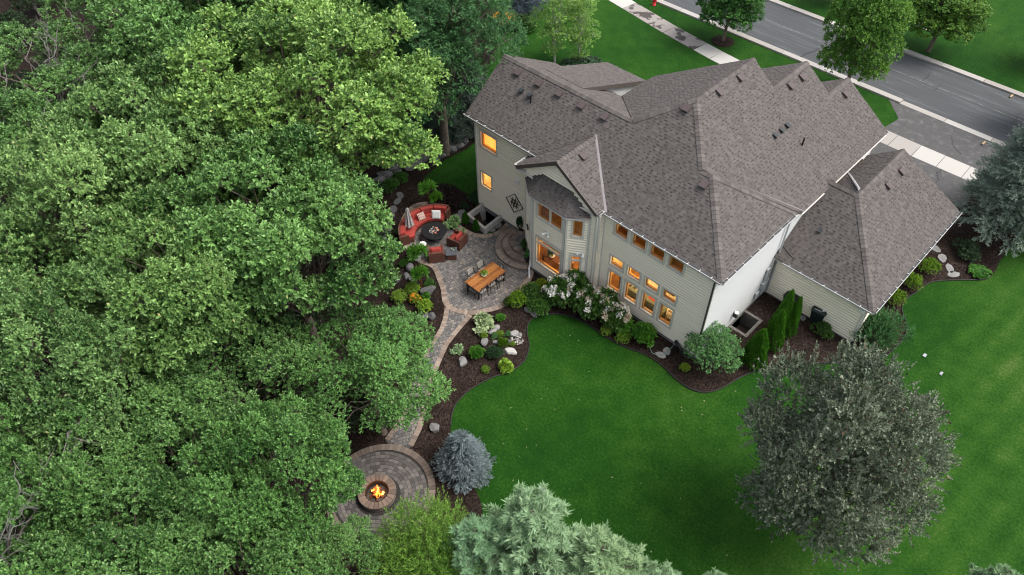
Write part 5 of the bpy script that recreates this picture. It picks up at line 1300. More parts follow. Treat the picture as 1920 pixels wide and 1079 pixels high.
def make_tree(seed, rad, height, base_h, nb, tips, leaves, L, W, br=(0.8, 1.5), spread=1.15, shoot=.16, flat=.75, crown_mat='oak', bark='greybark', squash=1.0, upb=.25, dead=0, low=-.25, core=0.25, wide=.58, tvar=.2, trunk_r=None, spiky=0.0, fold=.25, sep=.62, hem=-.45, rag=(.80, 1.0)):
    """returns meshes (crown, wood, dead or None) with the trunk foot at the origin"""
    rng = np.random.default_rng(seed)
    cz = (height + base_h) / 2; rz = (height - base_h) / 2
    # boughs over a lumpy dome, plus some inside
    D = []; tries = 0
    while len(D) < nb and tries < nb * 40:
        tries += 1
        d = sph(rng, 1, low)[0]; q = 1.0 if rng.random() > core else rng.uniform(.45, .8)
        c = d * np.array([rad, rad, rz]) * q * rng.uniform(*rag); b = rng.uniform(*br)
        c = c - d * b * .6
        if all(np.linalg.norm(c - e) > sep * (b + f) * .8 for e, f in D): D.append((c, b))
    P, A, T = [], [], []; wood = MB()
    tr = trunk_r or rad * .055
    top = np.array([rng.normal(0, .15), rng.normal(0, .15), base_h + rz * .8])
    wood.tube([(0, 0, -.1), (0, 0, .15), tuple(top * np.array([.5, .5, .5])), tuple(top)], [tr * 1.5, tr * 1.1, tr * .9, tr * .35], 8)
    for c, b in D:
        cen = c + np.array([0, 0, cz])
        f = rng.uniform(.35, .95); st = top * np.array([f, f, f]); 
        if st[2] > cen[2]: st = top * max(.25, (cen[2] - .6) / top[2])
        lp = limb_path(st, cen, rng); wood.tube(lp, np.linspace(tr * .26, tr * .08, len(lp)), 5, cap=False)
        nt_ = int(tips * (b / np.mean(br)) ** 2 * rng.uniform(.8, 1.2)); d = sph(rng, nt_, hem)
        out = norm(c[None] + 1e-6); d = norm(d + out * .35 + np.array([0, 0, .2]))
        lump = 1 + .22 * np.sin(d[:, :1] * 5 + seed) * np.cos(d[:, 1:2] * 6 + c[0])
        q = b * (rng.uniform(.55, 1.0, (nt_, 1)) ** .5) * lump * np.array([1, 1, flat])
        if spiky: q = q * (1 + spiky * (rng.random((nt_, 1)) ** 4))
        P.append(cen + d * q); A.append(norm(d * .8 + np.array([0, 0, .45]) + rng.normal(0, .3, (nt_, 3))))
        T.append(np.full(nt_, rng.normal(.42, .10)) + rng.normal(0, .10, nt_))
        for k in rng.integers(0, nt_, 5):
            e = P[-1][k]; wood.tube(limb_path(cen, e, rng, 3, .2, 0.0), [tr * .10, tr * .07, tr * .05, tr * .03], 4, cap=False)
    P = np.concatenate(P); A = np.concatenate(A); T = np.concatenate(T)
    crown = leaf_mesh('crown', P, A, shoot, leaves, L, W, spread, rng, T, tvar, upb, fold, wide)
    crown.materials.append(MAT[crown_mat]); wm = wood.mesh('limbs', smooth=True); wm.materials.append(MAT[bark])
    dm = None
    if dead:
        db = MB()
        for k in range(dead):
            d = sph(rng, 1, .15)[0]; st = top * .8; e = d * np.array([rad, rad, rz]) * rng.uniform(1.0, 1.22) + np.array([0, 0, cz])
            lp = limb_path(st, e, rng, 6, .10, .1); db.tube(lp, np.linspace(tr * .30, tr * .06, 7), 5, cap=False)
            for i in range(3, 7):
                for _ in range(3):
                    d2 = norm(d + rng.normal(0, .7, 3)); l2 = rng.uniform(.5, 1.3); e2 = lp[i] + d2 * l2; q_ = limb_path(lp[i], e2, rng, 4, .25, .1); db.tube(q_, np.linspace(tr * .11, tr * .035, 5), 4, cap=False)
                    for _2 in range(2):
                        e3 = q_[3] + norm(d2 + rng.normal(0, .6, 3)) * rng.uniform(.25, .6); db.tube(limb_path(q_[3], e3, rng, 2, .2, 0), [tr * .05, tr * .035, tr * .02], 3, cap=False)
        dm = db.mesh('dead_branches', smooth=True); dm.materials.append(MAT['deadwood'])
    return crown, wm, dm
MAT['deadwood'] = plain('dead_wood', (0.19, 0.175, 0.165), .9, var=.25)
def plant_tree(name, meshes, loc, rz, sc, label, cat='tree', group=None, color=(1, 1, 1), zs=None):
    t = empty(name, loc, rz, label, cat, group)
    t.scale = (sc, sc, zs or sc)
    c = link('crown', meshes[0], None, t); c.color = (*color, 1)
    link('trunk', meshes[1], None, t)
    if len(meshes) > 2 and meshes[2]: link('dead_branches', meshes[2], None, t)
    return t
# --- the oaks of the wood
OV = [dict(nb=46, tips=215, L=.135, W=.070, br=(.6, 1.2), sep=.86), dict(nb=40, tips=250, L=.120, W=.060, br=(.7, 1.35), sep=.92), dict(nb=54, tips=185, L=.150, W=.078, br=(.5, 1.1), sep=.84), dict(nb=34, tips=190, L=.125, W=.062, br=(.6, 1.1), sep=1.0)]
OAK = [make_tree(11 + i, 4.6, 11.5, 4.4, o_['nb'], o_['tips'], 9, o_['L'], o_['W'], br=o_['br'], sep=o_['sep'], core=.10, low=-.35, flat=1.05, bark='bark', hem=-.35, rag=(.74, 1.10), spiky=.30, shoot=.22, spread=1.0, upb=.35, dead=(0, 0, 0, 8)[i], tvar=.19) for i, o_ in enumerate(OV)]
oaks = [  # crown centre px, crown radius px, z of crown top, variant, tint (own hue plus painted shade), wording
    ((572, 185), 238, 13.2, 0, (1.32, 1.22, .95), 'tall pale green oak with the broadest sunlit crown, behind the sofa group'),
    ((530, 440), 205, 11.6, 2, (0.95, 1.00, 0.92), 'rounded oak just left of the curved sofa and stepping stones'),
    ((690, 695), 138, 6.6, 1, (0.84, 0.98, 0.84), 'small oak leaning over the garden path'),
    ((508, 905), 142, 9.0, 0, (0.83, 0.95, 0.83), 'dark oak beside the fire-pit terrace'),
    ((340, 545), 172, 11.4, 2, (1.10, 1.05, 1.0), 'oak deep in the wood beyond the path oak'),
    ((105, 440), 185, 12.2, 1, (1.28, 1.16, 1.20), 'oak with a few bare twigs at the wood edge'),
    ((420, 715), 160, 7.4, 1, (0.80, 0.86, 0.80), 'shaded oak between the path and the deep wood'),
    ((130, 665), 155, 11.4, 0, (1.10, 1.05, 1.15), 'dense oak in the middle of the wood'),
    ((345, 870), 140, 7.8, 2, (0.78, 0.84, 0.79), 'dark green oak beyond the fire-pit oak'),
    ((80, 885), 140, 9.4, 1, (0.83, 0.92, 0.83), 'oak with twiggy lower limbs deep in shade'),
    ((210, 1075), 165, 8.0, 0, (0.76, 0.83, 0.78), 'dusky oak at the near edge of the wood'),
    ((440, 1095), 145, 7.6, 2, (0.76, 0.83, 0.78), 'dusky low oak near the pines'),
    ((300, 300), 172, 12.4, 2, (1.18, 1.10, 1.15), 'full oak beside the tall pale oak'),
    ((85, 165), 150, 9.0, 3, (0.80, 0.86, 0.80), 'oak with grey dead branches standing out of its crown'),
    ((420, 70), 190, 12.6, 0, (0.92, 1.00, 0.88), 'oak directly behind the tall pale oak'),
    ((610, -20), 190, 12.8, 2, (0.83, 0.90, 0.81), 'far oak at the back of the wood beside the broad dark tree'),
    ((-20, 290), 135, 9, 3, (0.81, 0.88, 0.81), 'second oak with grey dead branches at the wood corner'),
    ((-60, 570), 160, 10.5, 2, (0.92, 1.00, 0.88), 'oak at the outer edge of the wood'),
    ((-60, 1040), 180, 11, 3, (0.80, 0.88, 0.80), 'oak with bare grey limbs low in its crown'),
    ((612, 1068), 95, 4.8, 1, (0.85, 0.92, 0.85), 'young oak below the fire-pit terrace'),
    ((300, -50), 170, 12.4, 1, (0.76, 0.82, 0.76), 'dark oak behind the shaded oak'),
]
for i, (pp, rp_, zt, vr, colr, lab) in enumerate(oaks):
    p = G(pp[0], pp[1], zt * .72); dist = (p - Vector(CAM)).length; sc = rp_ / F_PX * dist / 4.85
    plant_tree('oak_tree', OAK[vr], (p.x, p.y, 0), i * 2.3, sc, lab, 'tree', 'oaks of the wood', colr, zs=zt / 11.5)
# understorey filling the gaps
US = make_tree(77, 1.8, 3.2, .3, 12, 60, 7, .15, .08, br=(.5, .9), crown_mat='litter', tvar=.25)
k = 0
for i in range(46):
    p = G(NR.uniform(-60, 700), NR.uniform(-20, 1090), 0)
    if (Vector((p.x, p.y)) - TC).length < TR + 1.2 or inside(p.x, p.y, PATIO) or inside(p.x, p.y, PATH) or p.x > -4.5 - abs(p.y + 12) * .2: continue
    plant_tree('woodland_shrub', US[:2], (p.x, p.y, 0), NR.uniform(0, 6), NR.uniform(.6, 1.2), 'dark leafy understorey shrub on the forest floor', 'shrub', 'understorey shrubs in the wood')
# --- other trees
LIN = make_tree(21, 4.2, 12.5, .8, 64, 110, 9, .15, .05, br=(.8, 1.4), crown_mat='linden', bark='bark', upb=-.5, spread=1.0, shoot=.3)
p = G(815, 55, 8.5); plant_tree('broad_tree', LIN, (p.x, p.y, 0), 0, 1.12, 'tall dark green tree with drooping leaves behind the left gable', 'tree')
p = G(735, 20, 8.5); plant_tree('broad_tree', LIN, (p.x, p.y, 0), 2, 1.0, 'dark drooping tree between the oaks and the tallest dark tree', 'tree', None, (.8, .9, .85))
MAP = [make_tree(31 + i, 2.2, 6.6, (1.0, .35)[i], 38, 120, 8, .12, .075, br=(.6, 1.0), crown_mat='maple', bark='bark', low=-.75) for i in range(2)]
def street(px, py, sc, zs, v, lab, colr=(1, 1, 1), zc=0):
    p = G(px, py, zc); return plant_tree('street_tree', MAP[v], (p.x, p.y, 0), v * 1.4, sc, lab, 'tree', None, colr, zs)
street(1355, 78, 1.0, .80, 0, 'small round street tree in a mulch ring on the verge', (.7, .9, .85))
q = PN(1618, 75, (0, 1, 0), 25.6); t_ = street(1612, 168, 1.08, 1.32, 1, 'tall oval street tree rising in front of the road', (1.35, 1.25, .95)); t_.location = (q.x, 25.6, 0)
street(1740, 97, 1.15, .82, 0, 'pale street tree on the lawn across the road', (1.3, 1.15, .8))
street(1962, 250, .9, .9, 1, 'yellow-green street tree past the driveway', (1.6, 1.25, .7)); street(1985, 130, .9, .8, 0, 'yellow-green tree on the far lawn', (1.6, 1.25, .7)); street(1560, 5, .7, .8, 1, 'slim tree on the far verge beyond the oval street tree', (.9, .95, .9))
p = G(1355, 78); MB().lathe([(.85, .0), (.8, .06), (.3, .10), (.0, .11)], n=24).build('mulch_ring', 'mulch', kind='structure', loc=(p.x, p.y, .0))
BIR = make_tree(41, 1.5, 7.2, .3, 40, 46, 7, .085, .06, br=(.35, .75), crown_mat='birch', bark='birchbark', core=.5, low=-.95, trunk_r=.06, squash=1)
for px, py, sc, zs, lab in ((1040, 118, 1.1, .95, 'taller pale birch stem of the clump behind the roof'), (1085, 122, .8, .78, 'shorter leaning birch of the clump behind the roof')):
    p = G(px, py); plant_tree('birch_tree', BIR, (p.x, p.y, 0), px, sc, lab, 'tree', 'birches in front of the house', (1, 1, 1), zs)
CRAB = make_tree(51, 3.1, 8.0, .7, 48, 270, 11, .100, .062, br=(.6, 1.25), crown_mat='crab', bark='bark', low=-.7, spiky=.6, shoot=.36, spread=.75, flat=1.0, tvar=.2, sep=.95, rag=(.50, 1.15))
p = G(1568, 880, 4.9); plant_tree('crabapple_tree', CRAB, (p.x, p.y, 0), .4, .90, 'wide grey-green crabapple with fine twigs on the back lawn', 'tree', None, (1, 1, 1), 1.18)
SMT = make_tree(61, 1.15, 2.1, .35, 22, 75, 8, .065, .042, br=(.32, .55), crown_mat='smalltree', bark='bark', low=-.6, flat=.7)
p = G(1338, 668, .9); plant_tree('ornamental_tree', SMT, (p.x, p.y, 0), 0, 1.12, 'low spreading green ornamental tree at the white corner of the house', 'tree')

# --- conifers: whorled boughs of needle sprays
def make_conifer(seed, h, r, mat, nl, wd, step=.28, lift=.15, droop=.25, m=9, slen=.28, bark='bark', spread=.75, top=.02, per=1.0, foot=.15, sub=5):
    rng = np.random.default_rng(seed); P, A, T = [], [], []; wood = MB(); wood.tube([(0, 0, -.1), (0, 0, h * .5), (0, 0, h * .98)], [r * .06, r * .04, .01], 7)
    z = h * foot
    while z < h * .985:
        f = (z - h * foot) / (h * (1 - foot)); R_ = r * (1 - f) ** .82 + top; nb = max(4, int(per * (5 + 9 * (1 - f))))
        for k in range(nb):
            a = 6.283 * k / nb + rng.uniform(0, 1.2); L = R_ * rng.uniform(.78, 1.1); d = np.array([math.cos(a), math.sin(a), 0])
            z0 = z + rng.normal(0, step * .3)
            if L > .25: wood.tube([(0, 0, z0), tuple(d * L * .9 + np.array([0, 0, z0 + lift * L - droop * L]))], [.02 + L * .008, .006], 4, cap=False)
            ns_ = max(2, int(L / (.17)))
            for i in range(ns_):
                t = (i + .6) / ns_
                if t < .30 and L > .8: continue
                c = d * L * t + np.array([0, 0, z0 + lift * L * t - droop * L * t * t])
                sw = L * .30 * (1.1 - t) + .06
                for q in range(sub):
                    sd = np.array([-d[1], d[0], 0]) * rng.uniform(-1, 1) ; P.append(c + sd * sw + rng.normal(0, .04, 3)); A.append(d * 1.0 + sd * .8 + np.array([0, 0, rng.uniform(.0, .55)])); T.append(.30 + .35 * t + rng.normal(0, .1))
        z += step * (.55 + .45 * (1 - f))
    P, A, T = np.array(P), np.array(A), np.array(T)
    c = leaf_mesh('crown', P, A, slen, m, nl, wd, spread, rng, T, .12, .15, .1, .4); c.materials.append(MAT[mat])
    wm = wood.mesh('limbs'); wm.materials.append(MAT[bark]); return c, wm
SPR = make_conifer(71, 8.2, 2.7, 'spruce', .13, .030, step=.34, m=12, slen=.34, sub=6)
p = G(1880, 428); plant_tree('spruce_tree', SPR, (p.x, p.y, 0), 0, 1.15, 'large grey-green spruce beside the garage', 'tree')
SP2 = make_conifer(72, 6.0, 2.2, 'bluespruce', .11, .028, step=.30, m=10, slen=.28)
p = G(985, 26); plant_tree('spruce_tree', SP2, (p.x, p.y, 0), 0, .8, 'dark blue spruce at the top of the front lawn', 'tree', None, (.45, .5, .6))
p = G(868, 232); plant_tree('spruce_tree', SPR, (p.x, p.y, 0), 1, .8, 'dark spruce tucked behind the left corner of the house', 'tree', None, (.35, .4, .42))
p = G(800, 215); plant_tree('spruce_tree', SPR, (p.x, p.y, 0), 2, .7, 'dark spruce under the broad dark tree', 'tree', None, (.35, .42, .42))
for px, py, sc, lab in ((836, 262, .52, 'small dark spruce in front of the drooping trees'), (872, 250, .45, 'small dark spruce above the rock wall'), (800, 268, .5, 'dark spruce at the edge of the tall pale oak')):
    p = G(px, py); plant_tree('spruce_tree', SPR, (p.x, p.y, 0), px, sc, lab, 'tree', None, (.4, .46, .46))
BSP = make_conifer(73, 2.3, 1.15, 'bluespruce', .085, .022, step=.16, m=11, slen=.20, foot=.02, sub=6)
p = G(868, 868, .4); plant_tree('dwarf_spruce', BSP, (p.x, p.y, 0), 0, 1.1, 'blue dwarf spruce between the fire pit and the lawn', 'shrub')
# soft pines close to the camera
def make_pine(seed, h, r, nb=58):
    rng = np.random.default_rng(seed); P, A, T = [], [], []; wood = MB(); wood.tube([(0, 0, -.1), (0, 0, h * .6), (0, 0, h)], [.16, .1, .02], 8)
    for i in range(nb):
        f = (i + .5) / nb; z = h * (.18 + .80 * f); R_ = r * (1 - f) ** .7 + .12; a = i * 2.4 + rng.normal(0, .3); d = np.array([math.cos(a), math.sin(a), 0]); L = R_ * rng.uniform(.75, 1.1)
        e = d * L + np.array([0, 0, z + L * .35]); wood.tube([(0, 0, z), tuple(d * L * .6 + np.array([0, 0, z + L * .1])), tuple(e)], [.04, .03, .012], 5, cap=False)
        for k in range(int(7 + L * 8)):
            t = rng.uniform(.30, 1.0); c = np.array([0, 0, z]) + (e - np.array([0, 0, z])) * t + rng.normal(0, .06 + .26 * (1 - t), 3) * np.array([1, 1, .6])
            P.append(c); A.append(d * .6 + np.array([0, 0, .9]) + rng.normal(0, .25, 3)); T.append(.35 + .25 * t + rng.normal(0, .12))
    P, A, T = np.array(P), np.array(A), np.array(T)
    c = leaf_mesh('crown', P, A, .17, 26, .19, .032, .95, rng, T, .16, .1, .0, .4); c.materials.append(MAT['pine']); wm = wood.mesh('limbs'); wm.materials.append(MAT['bark']); return c, wm
PIN = make_pine(81, 6.8, 2.0)
for px, py, zt, sc, lab, colr in ((1000, 965, 5.8, 1.25, 'soft pale green pine at the foot of the lawn', (1, 1, 1)), (1130, 1030, 5.0, 1.1, 'soft pale pine with its top against the lawn', (1.05, 1.02, .95)), (890, 1000, 4.8, .9, 'blue-green pine beside the bright willow', (.85, .95, .95)), (1245, 1110, 4.0, 1.0, 'pale pine at the lawn edge farthest from the fire pit', (1, 1, 1)), (690, 1120, 4.2, .8, 'pale pine below the fire-pit terrace', (.95, 1.05, .85))):
    p = G(px, py, zt * .95); plant_tree('pine_tree', PIN, (p.x, p.y, 0), px, sc, lab, 'tree', 'soft pines near the lawn', colr, zt / 6.8)
WIL = make_tree(91, 1.7, 4.4, .4, 26, 70, 8, .14, .026, br=(.5, .85), crown_mat='willow', bark='bark', low=-.5, shoot=.42, spread=.6, spiky=.5, upb=.3, flat=1.1)
for px, py, zt, sc, lab in ((798, 1005, 4.2, .85, 'bright green feathery willow beside the fire-pit terrace'), (850, 1050, 3.6, .8, 'bright green feathery willow in front of the blue-green pine'), (745, 1060, 3.2, .75, 'low bright willow below the terrace edge')):
    p = G(px, py, zt * .75); plant_tree('willow_shrub', WIL, (p.x, p.y, 0), px, sc, lab, 'shrub', None, (1, 1, 1), zt / 4.4)
p = G(1340, 1115, 2.0); plant_tree('pine_tree', PIN, (p.x, p.y, 0), 3, .5, 'small pale pine at the edge of the back lawn', 'tree')
p = G(1850, 1110, 2.0); plant_tree('pine_tree', PIN, (p.x, p.y, 0), 4, .55, 'small pale pine on the side lawn', 'tree')

# --- shrubs and perennials
def make_shrub(seed, mat, n, m, L, W, spread=1.0, shoot=.12, flat=.8, lumps=7, tvar=.2, upb=.3, wide=.58, zmin=-.1, stem=True):
    """unit-radius mound sitting on the ground"""
    rng = np.random.default_rng(seed); lum = sph(rng, lumps, .0) * np.array([.5, .5, .45]); P, A, T = [], [], []
    for c in lum:
        d = sph(rng, n // lumps, zmin); P.append(np.array([0, 0, .42]) + c + d * .5 * rng.uniform(.7, 1.05, (len(d), 1))); A.append(norm(d + np.array([0, 0, .5]))); T.append(np.full(len(d), rng.normal(.45, .12)))
    P = np.concatenate(P) * np.array([1, 1, flat]); P[:, 2] = np.maximum(P[:, 2], .03); A = np.concatenate(A); T = np.concatenate(T)
    c = leaf_mesh('foliage', P, A, shoot, m, L, W, spread, rng, T, tvar, upb, .25, wide); c.materials.append(MAT[mat])
    wd = MB()
    for k in range(7):
        e = P[rng.integers(0, len(P))] * .85; wd.tube([(0, 0, -.03), tuple(e * .5), tuple(e)], [.035, .025, .01], 4, cap=False)
    wm = wd.mesh('stems'); wm.materials.append(MAT['bark']); return c, wm
SH = {}
def shrub(name, kind, px, py, r, h, lab, group=None, cat='shrub', color=(1, 1, 1), z=0.0, zc=None, extra=None):
    if kind not in SH: SH[kind] = make_shrub(100 + len(SH), *KIND[kind][0], **KIND[kind][1])
    p = G(px, py, h * .45 if zc is None else zc); t = empty(name, (p.x, p.y, z + .02), px * .7, lab, cat, group); t.scale = (r, r, h)
    c = link('foliage', SH[kind][0], None, t); c.color = (*color, 1); link('stems', SH[kind][1], None, t); return t
KIND = {'lime': (('lime', 420, 8, .10, .06), dict(shoot=.1)), 'green': (('shrub', 520, 8, .10, .055), {}), 'bright': (('bright', 420, 8, .17, .085), dict(shoot=.1)), 'dark': (('darkshrub', 420, 8, .13, .07), {}),
        'purple': (('purpleshrub', 520, 8, .09, .05), {}), 'hosta': (('varieg', 60, 7, .42, .24), dict(shoot=.05, lumps=5, upb=.1)), 'limehosta': (('lime', 50, 7, .46, .26), dict(shoot=.05, lumps=5, upb=.1)),
        'fern': (('bright', 70, 11, .62, .085), dict(shoot=.1, lumps=3, spread=1.1, upb=.1)), 'juniper': (('juniper', 900, 11, .085, .022), dict(shoot=.22, spread=.6, lumps=10)), 'yew': (('shrub', 600, 12, .09, .02), dict(shoot=.18, spread=.7)),
        'orange': (('orangebloom', 160, 6, .09, .07), {}), 'hydr': (('shrub', 520, 8, .17, .11), dict(shoot=.14, lumps=9)), 'sage': (('smalltree', 300, 7, .10, .05), {}), 'grass': (('bright', 40, 14, .9, .03), dict(shoot=.05, lumps=2, spread=.5))}
# beside the house and lawn
hyd = [(1045, 556, .75, 1.5), (1075, 548, .85, 1.55), (1098, 574, .80, 1.4), (1128, 580, .85, 1.45), (1152, 600, .70, 1.2)]
BL = MB()
def bloom_mesh(seed, mat):
    rng = np.random.default_rng(seed); d = sph(rng, 26, -.2); P = d * np.array([.075, .075, .10]) + np.array([0, 0, .02])
    me = leaf_mesh('bloom', P, d, .02, 4, .05, .045, 1.1, rng, .5, .25, 0, .1); me.materials.append(MAT[mat]); return me
BLM = [bloom_mesh(1, 'bloom'), bloom_mesh(2, 'pinkbloom')]
for i, (px, py, r_, h) in enumerate(hyd):
    t = shrub('hydrangea', 'hydr', px, py, r_, h, ('white-flowered hydrangea bush nearest the blue pot', 'white-flowered hydrangea bush below the narrow bay window', 'hydrangea bush with white and faded pink blooms beside the round-lidded box', 'hydrangea bush with faded blooms below the first family-room windows', 'low hydrangea with few white blooms next to the glossy shrubs')[i], 'hydrangeas along the house', 'shrub')
    rg = np.random.default_rng(i + 40)
    for k in range(20):
        d = sph(rg, 1, .15)[0]; d = norm(d + np.array([.15, -.35, .2])); b = link('bloom', BLM[0] if rg.random() < (.85 if i < 2 else .65) else BLM[1], None, t)
        b.location = (d[0] * 1.05, d[1] * 1.05, .46 + d[2] * .60); s_ = rg.uniform(1.2, 1.9); b.scale = (s_ / r_, s_ / r_, s_ / h); b.rotation_euler = (rg.uniform(-.6, .6), rg.uniform(-.6, .6), 0)
shrub('glossy_shrub', 'bright', 1166, 610, .62, .85, 'bright glossy green shrub beside the low hydrangea', 'glossy shrubs under the windows'); shrub('glossy_shrub', 'bright', 1205, 630, .68, .85, 'bright glossy green shrub below the corner window', 'glossy shrubs under the windows')
shrub('lime_perennial', 'lime', 1137, 622, .34, .4, 'small lime perennial at the foot of the hydrangeas'); shrub('lime_perennial', 'lime', 1168, 634, .42, .42, 'lime perennial in front of the glossy shrubs', None, 'shrub', (.75, .85, .6))
shrub('lime_shrub', 'lime', 970, 566, .52, .85, 'lime green shrub at the patio corner', None, 'shrub', (.85, .95, .6)); shrub('green_shrub', 'green', 993, 556, .75, .9, 'loose green shrub between the patio corner and the blue pot'); shrub('green_shrub', 'green', 1016, 572, .70, .85, 'loose green shrub in front of the blue pot', None, 'shrub', (1.1, 1.15, 1))
shrub('yew_shrub', 'green', 954, 565, .30, .5, 'small olive shrub tucked against the lime shrub', None, 'shrub', (.8, .7, .5))
# rock garden bed
for px, py, k, r_, h, lab, c_ in ((902, 608, 'hosta', .52, .5, 'large variegated hosta beside the path mouth', (1, 1, 1)), (938, 598, 'bright', .28, .3, 'small bright plant between the hosta and the patio', (1, 1, 1)), (893, 665, 'bright', .42, .55, 'bushy bright green plant in the rock bed', (.8, .85, .8)), (928, 662, 'dark', .42, .5, 'dark green bushy plant in front of the rocks', (1, 1.1, 1)), (948, 685, 'limehosta', .38, .35, 'lime hosta at the lawn edge of the rock bed', (1.1, 1.1, .9)),
    (910, 694, 'lime', .24, .25, 'tiny lime plant below the bushy plant', (.8, .9, .7)), (856, 656, 'hosta', .28, .28, 'small pale variegated plant beside the path', (.8, .9, .9)), (925, 631, 'sage', .24, .24, 'grey-green mound among the rocks', (1, 1, 1)), (938, 627, 'lime', .22, .24, 'pale lime tuft among the rocks', (1, 1, 1)), (951, 626, 'sage', .22, .22, 'blue-grey mound beside the palest rock', (.8, .9, .9)), (907, 631, 'lime', .20, .35, 'upright pale plant above the round grey rock', (1.1, 1.1, 1.0)), (942, 648, 'grass', .22, .3, 'grassy tuft between the rocks', (1.3, 1, .6)), (961, 646, 'lime', .16, .2, 'tiny lime tuft by the white stones', (1, 1, 1)), (940, 640, 'lime', .18, .25, 'pale tuft beside the grey-green mound', (1.2, 1.2, 1.3))):
    shrub('bedding_plant', k, px, py, r_, h, lab, 'plants of the rock bed', 'plant', c_)
# left bed
for px, py, k, r_, h, lab, c_ in ((748, 559, 'lime', .45, .55, 'round lime mound farthest from the patio edge', (1, 1, 1)), (773, 544, 'lime', .45, .55, 'round lime mound below the standard topiary', (1, 1.05, 1)), (797, 576, 'lime', .46, .55, 'brightest lime mound against the boulders by the path', (1.25, 1.25, .9)), (799, 557, 'bright', .26, .3, 'small green plant between lime mounds', (.8, .8, .8)), (808, 533, 'green', .36, .35, 'feathery green plant behind the big boulder', (.9, 1.1, .9)), (757, 493, 'green', .30, .4, 'dark green plant beside the white planter bed', (.6, .8, .6)), (747, 440, 'sage', .32, .4, 'pale plant behind the sofa end', (1, 1, 1)), (737, 470, 'sage', .45, .45, 'grey-green bush at the far side of the bed', (1, 1, 1)), (731, 485, 'sage', .4, .4, 'second grey-green bush beyond the white planter', (.8, .9, .8)),
    (847, 419, 'hosta', .42, .5, 'pale variegated plant at the end of the sofa', (.8, 1, .8)), (893, 372, 'dark', .40, .7, 'dark shrub against the left house corner', (1, 1.1, 1)), (852, 374, 'purple', .7, .9, 'dark purple shrub between the lawn patch and the sofa', (1, 1, 1)), (828, 368, 'purple', .7, .9, 'dark purple shrub behind the sofa', (1, 1, 1)), (869, 388, 'dark', .3, .4, 'low dark plant beyond the concrete well', (1, 1, 1)), (735, 350, 'green', .6, .6, 'green clump below the rock wall', (.7, .9, .6)), (750, 335, 'green', .5, .5, 'mossy green clump among the rocks', (.7, .95, .6)), (868, 247, 'green', .6, .6, 'green tuft above the rock wall', (.7, .95, .6)), (700, 360, 'dark', .7, .8, 'dark fern clump under the oak', (1, 1, 1))):
    shrub('garden_plant', k, px, py, r_, h, lab, None, 'plant', c_)
t = shrub('flowering_plant', 'lime', 778, 562, .34, .4, 'yellow-orange flowering plant between lime mounds', None, 'plant', (1.1, .9, .6)); rg = np.random.default_rng(9)
ob = bloom_mesh(3, 'orangebloom')
for k in range(14):
    d = norm(sph(rg, 1, .3)[0]); b = link('bloom', ob, None, t); b.location = (d[0] * .9, d[1] * .9, .45 + d[2] * .5); b.scale = (1.5, 1.5, 1.5)
t = shrub('flowering_plant', 'green', 945, 40, .9, .7, 'orange-yellow flower clump in front of the dark spruce', None, 'plant', (.8, .9, .7))
for k in range(30):
    d = norm(sph(rg, 1, .2)[0]); b = link('bloom', ob, None, t); b.location = (d[0] * .9, d[1] * .9, .5 + d[2] * .5); b.scale = (2.2, 2.2, 2.2)
shrub('green_shrub', 'green', 975, 48, 1.2, .8, 'dull green groundcover clump beside the orange flowers', None, 'shrub', (.5, .6, .5)); shrub('green_shrub', 'dark', 1090, 122, 1.4, .6, 'dark low planting at the foot of the birches')
# right side
for px, py, r_, h, lab in ((1680, 562, .50, .8, 'round lime shrub at the garage corner beside the juniper'), (1709, 531, .55, .8, 'round lime shrub in the middle of the garage bed'), (1742, 503, .55, .75, 'round lime shrub beside the stepping stones')): shrub('round_shrub', 'lime', px, py, r_, h, lab, 'round shrubs along the garage', 'shrub', (.75, .85, .55))
shrub('juniper', 'juniper', 1652, 628, 1.35, 1.5, 'big feathery green juniper at the garage corner'); shrub('green_shrub', 'green', 1540, 622, .55, .6, 'green plant between the green bin and the crabapple'); shrub('yellow_plant', 'lime', 1284, 690, .28, .25, 'small yellow-green plant under the ornamental tree', None, 'plant', (1.3, 1.2, .7))
shrub('green_shrub', 'bright', 1835, 512, .6, .25, 'low green groundcover by the spruce', None, 'shrub', (.6, .7, .6)); shrub('garden_plant', 'dark', 1810, 470, .8, .6, 'dark plant between spruce and stepping stones', None, 'plant', (1, .9, .8))
# arborvitae
def make_arb(seed):
    rng = np.random.default_rng(seed); n = 1500; z = rng.uniform(.02, 1, n) ** .9; a = rng.uniform(0, 6.28, n); r_ = (1 - z) ** .65 * (.95 + .1 * np.sin(a * 5 + z * 9)) * rng.uniform(.8, 1.05, n) + .02
    P = np.stack([r_ * np.cos(a), r_ * np.sin(a), z], 1); A = np.stack([np.cos(a) * .6, np.sin(a) * .6, np.full(n, 1.2)], 1)
    c = leaf_mesh('foliage', P, A, .04, 9, .10, .05, .6, rng, .25 + .4 * rng.random(n), .15, .2, .2, .6); c.materials.append(MAT['arb'])
    w_ = MB(); w_.tube([(0, 0, -.03), (0, 0, .9)], [.07, .01], 6); m = w_.mesh('trunk'); m.materials.append(MAT['bark']); return c, m
ARB = make_arb(5)
for px, py, h, r_, lab in ((1410, 682, 2.3, .64, 'pointed arborvitae beside the ornamental tree'), (1442, 652, 2.5, .56, 'pointed arborvitae second from the ornamental tree'), (1456, 624, 2.8, .50, 'tallest pointed arborvitae, against the concrete well'), (1474, 628, 2.5, .42, 'pointed arborvitae nearest the round-lidded bin')):
    p = G(px, py); t = empty('arborvitae', (p.x, p.y, .02), px, lab, 'shrub', 'arborvitae by the white wall'); t.scale = (r_, r_, h); link('foliage', ARB[0], None, t); link('trunk', ARB[1], None, t)
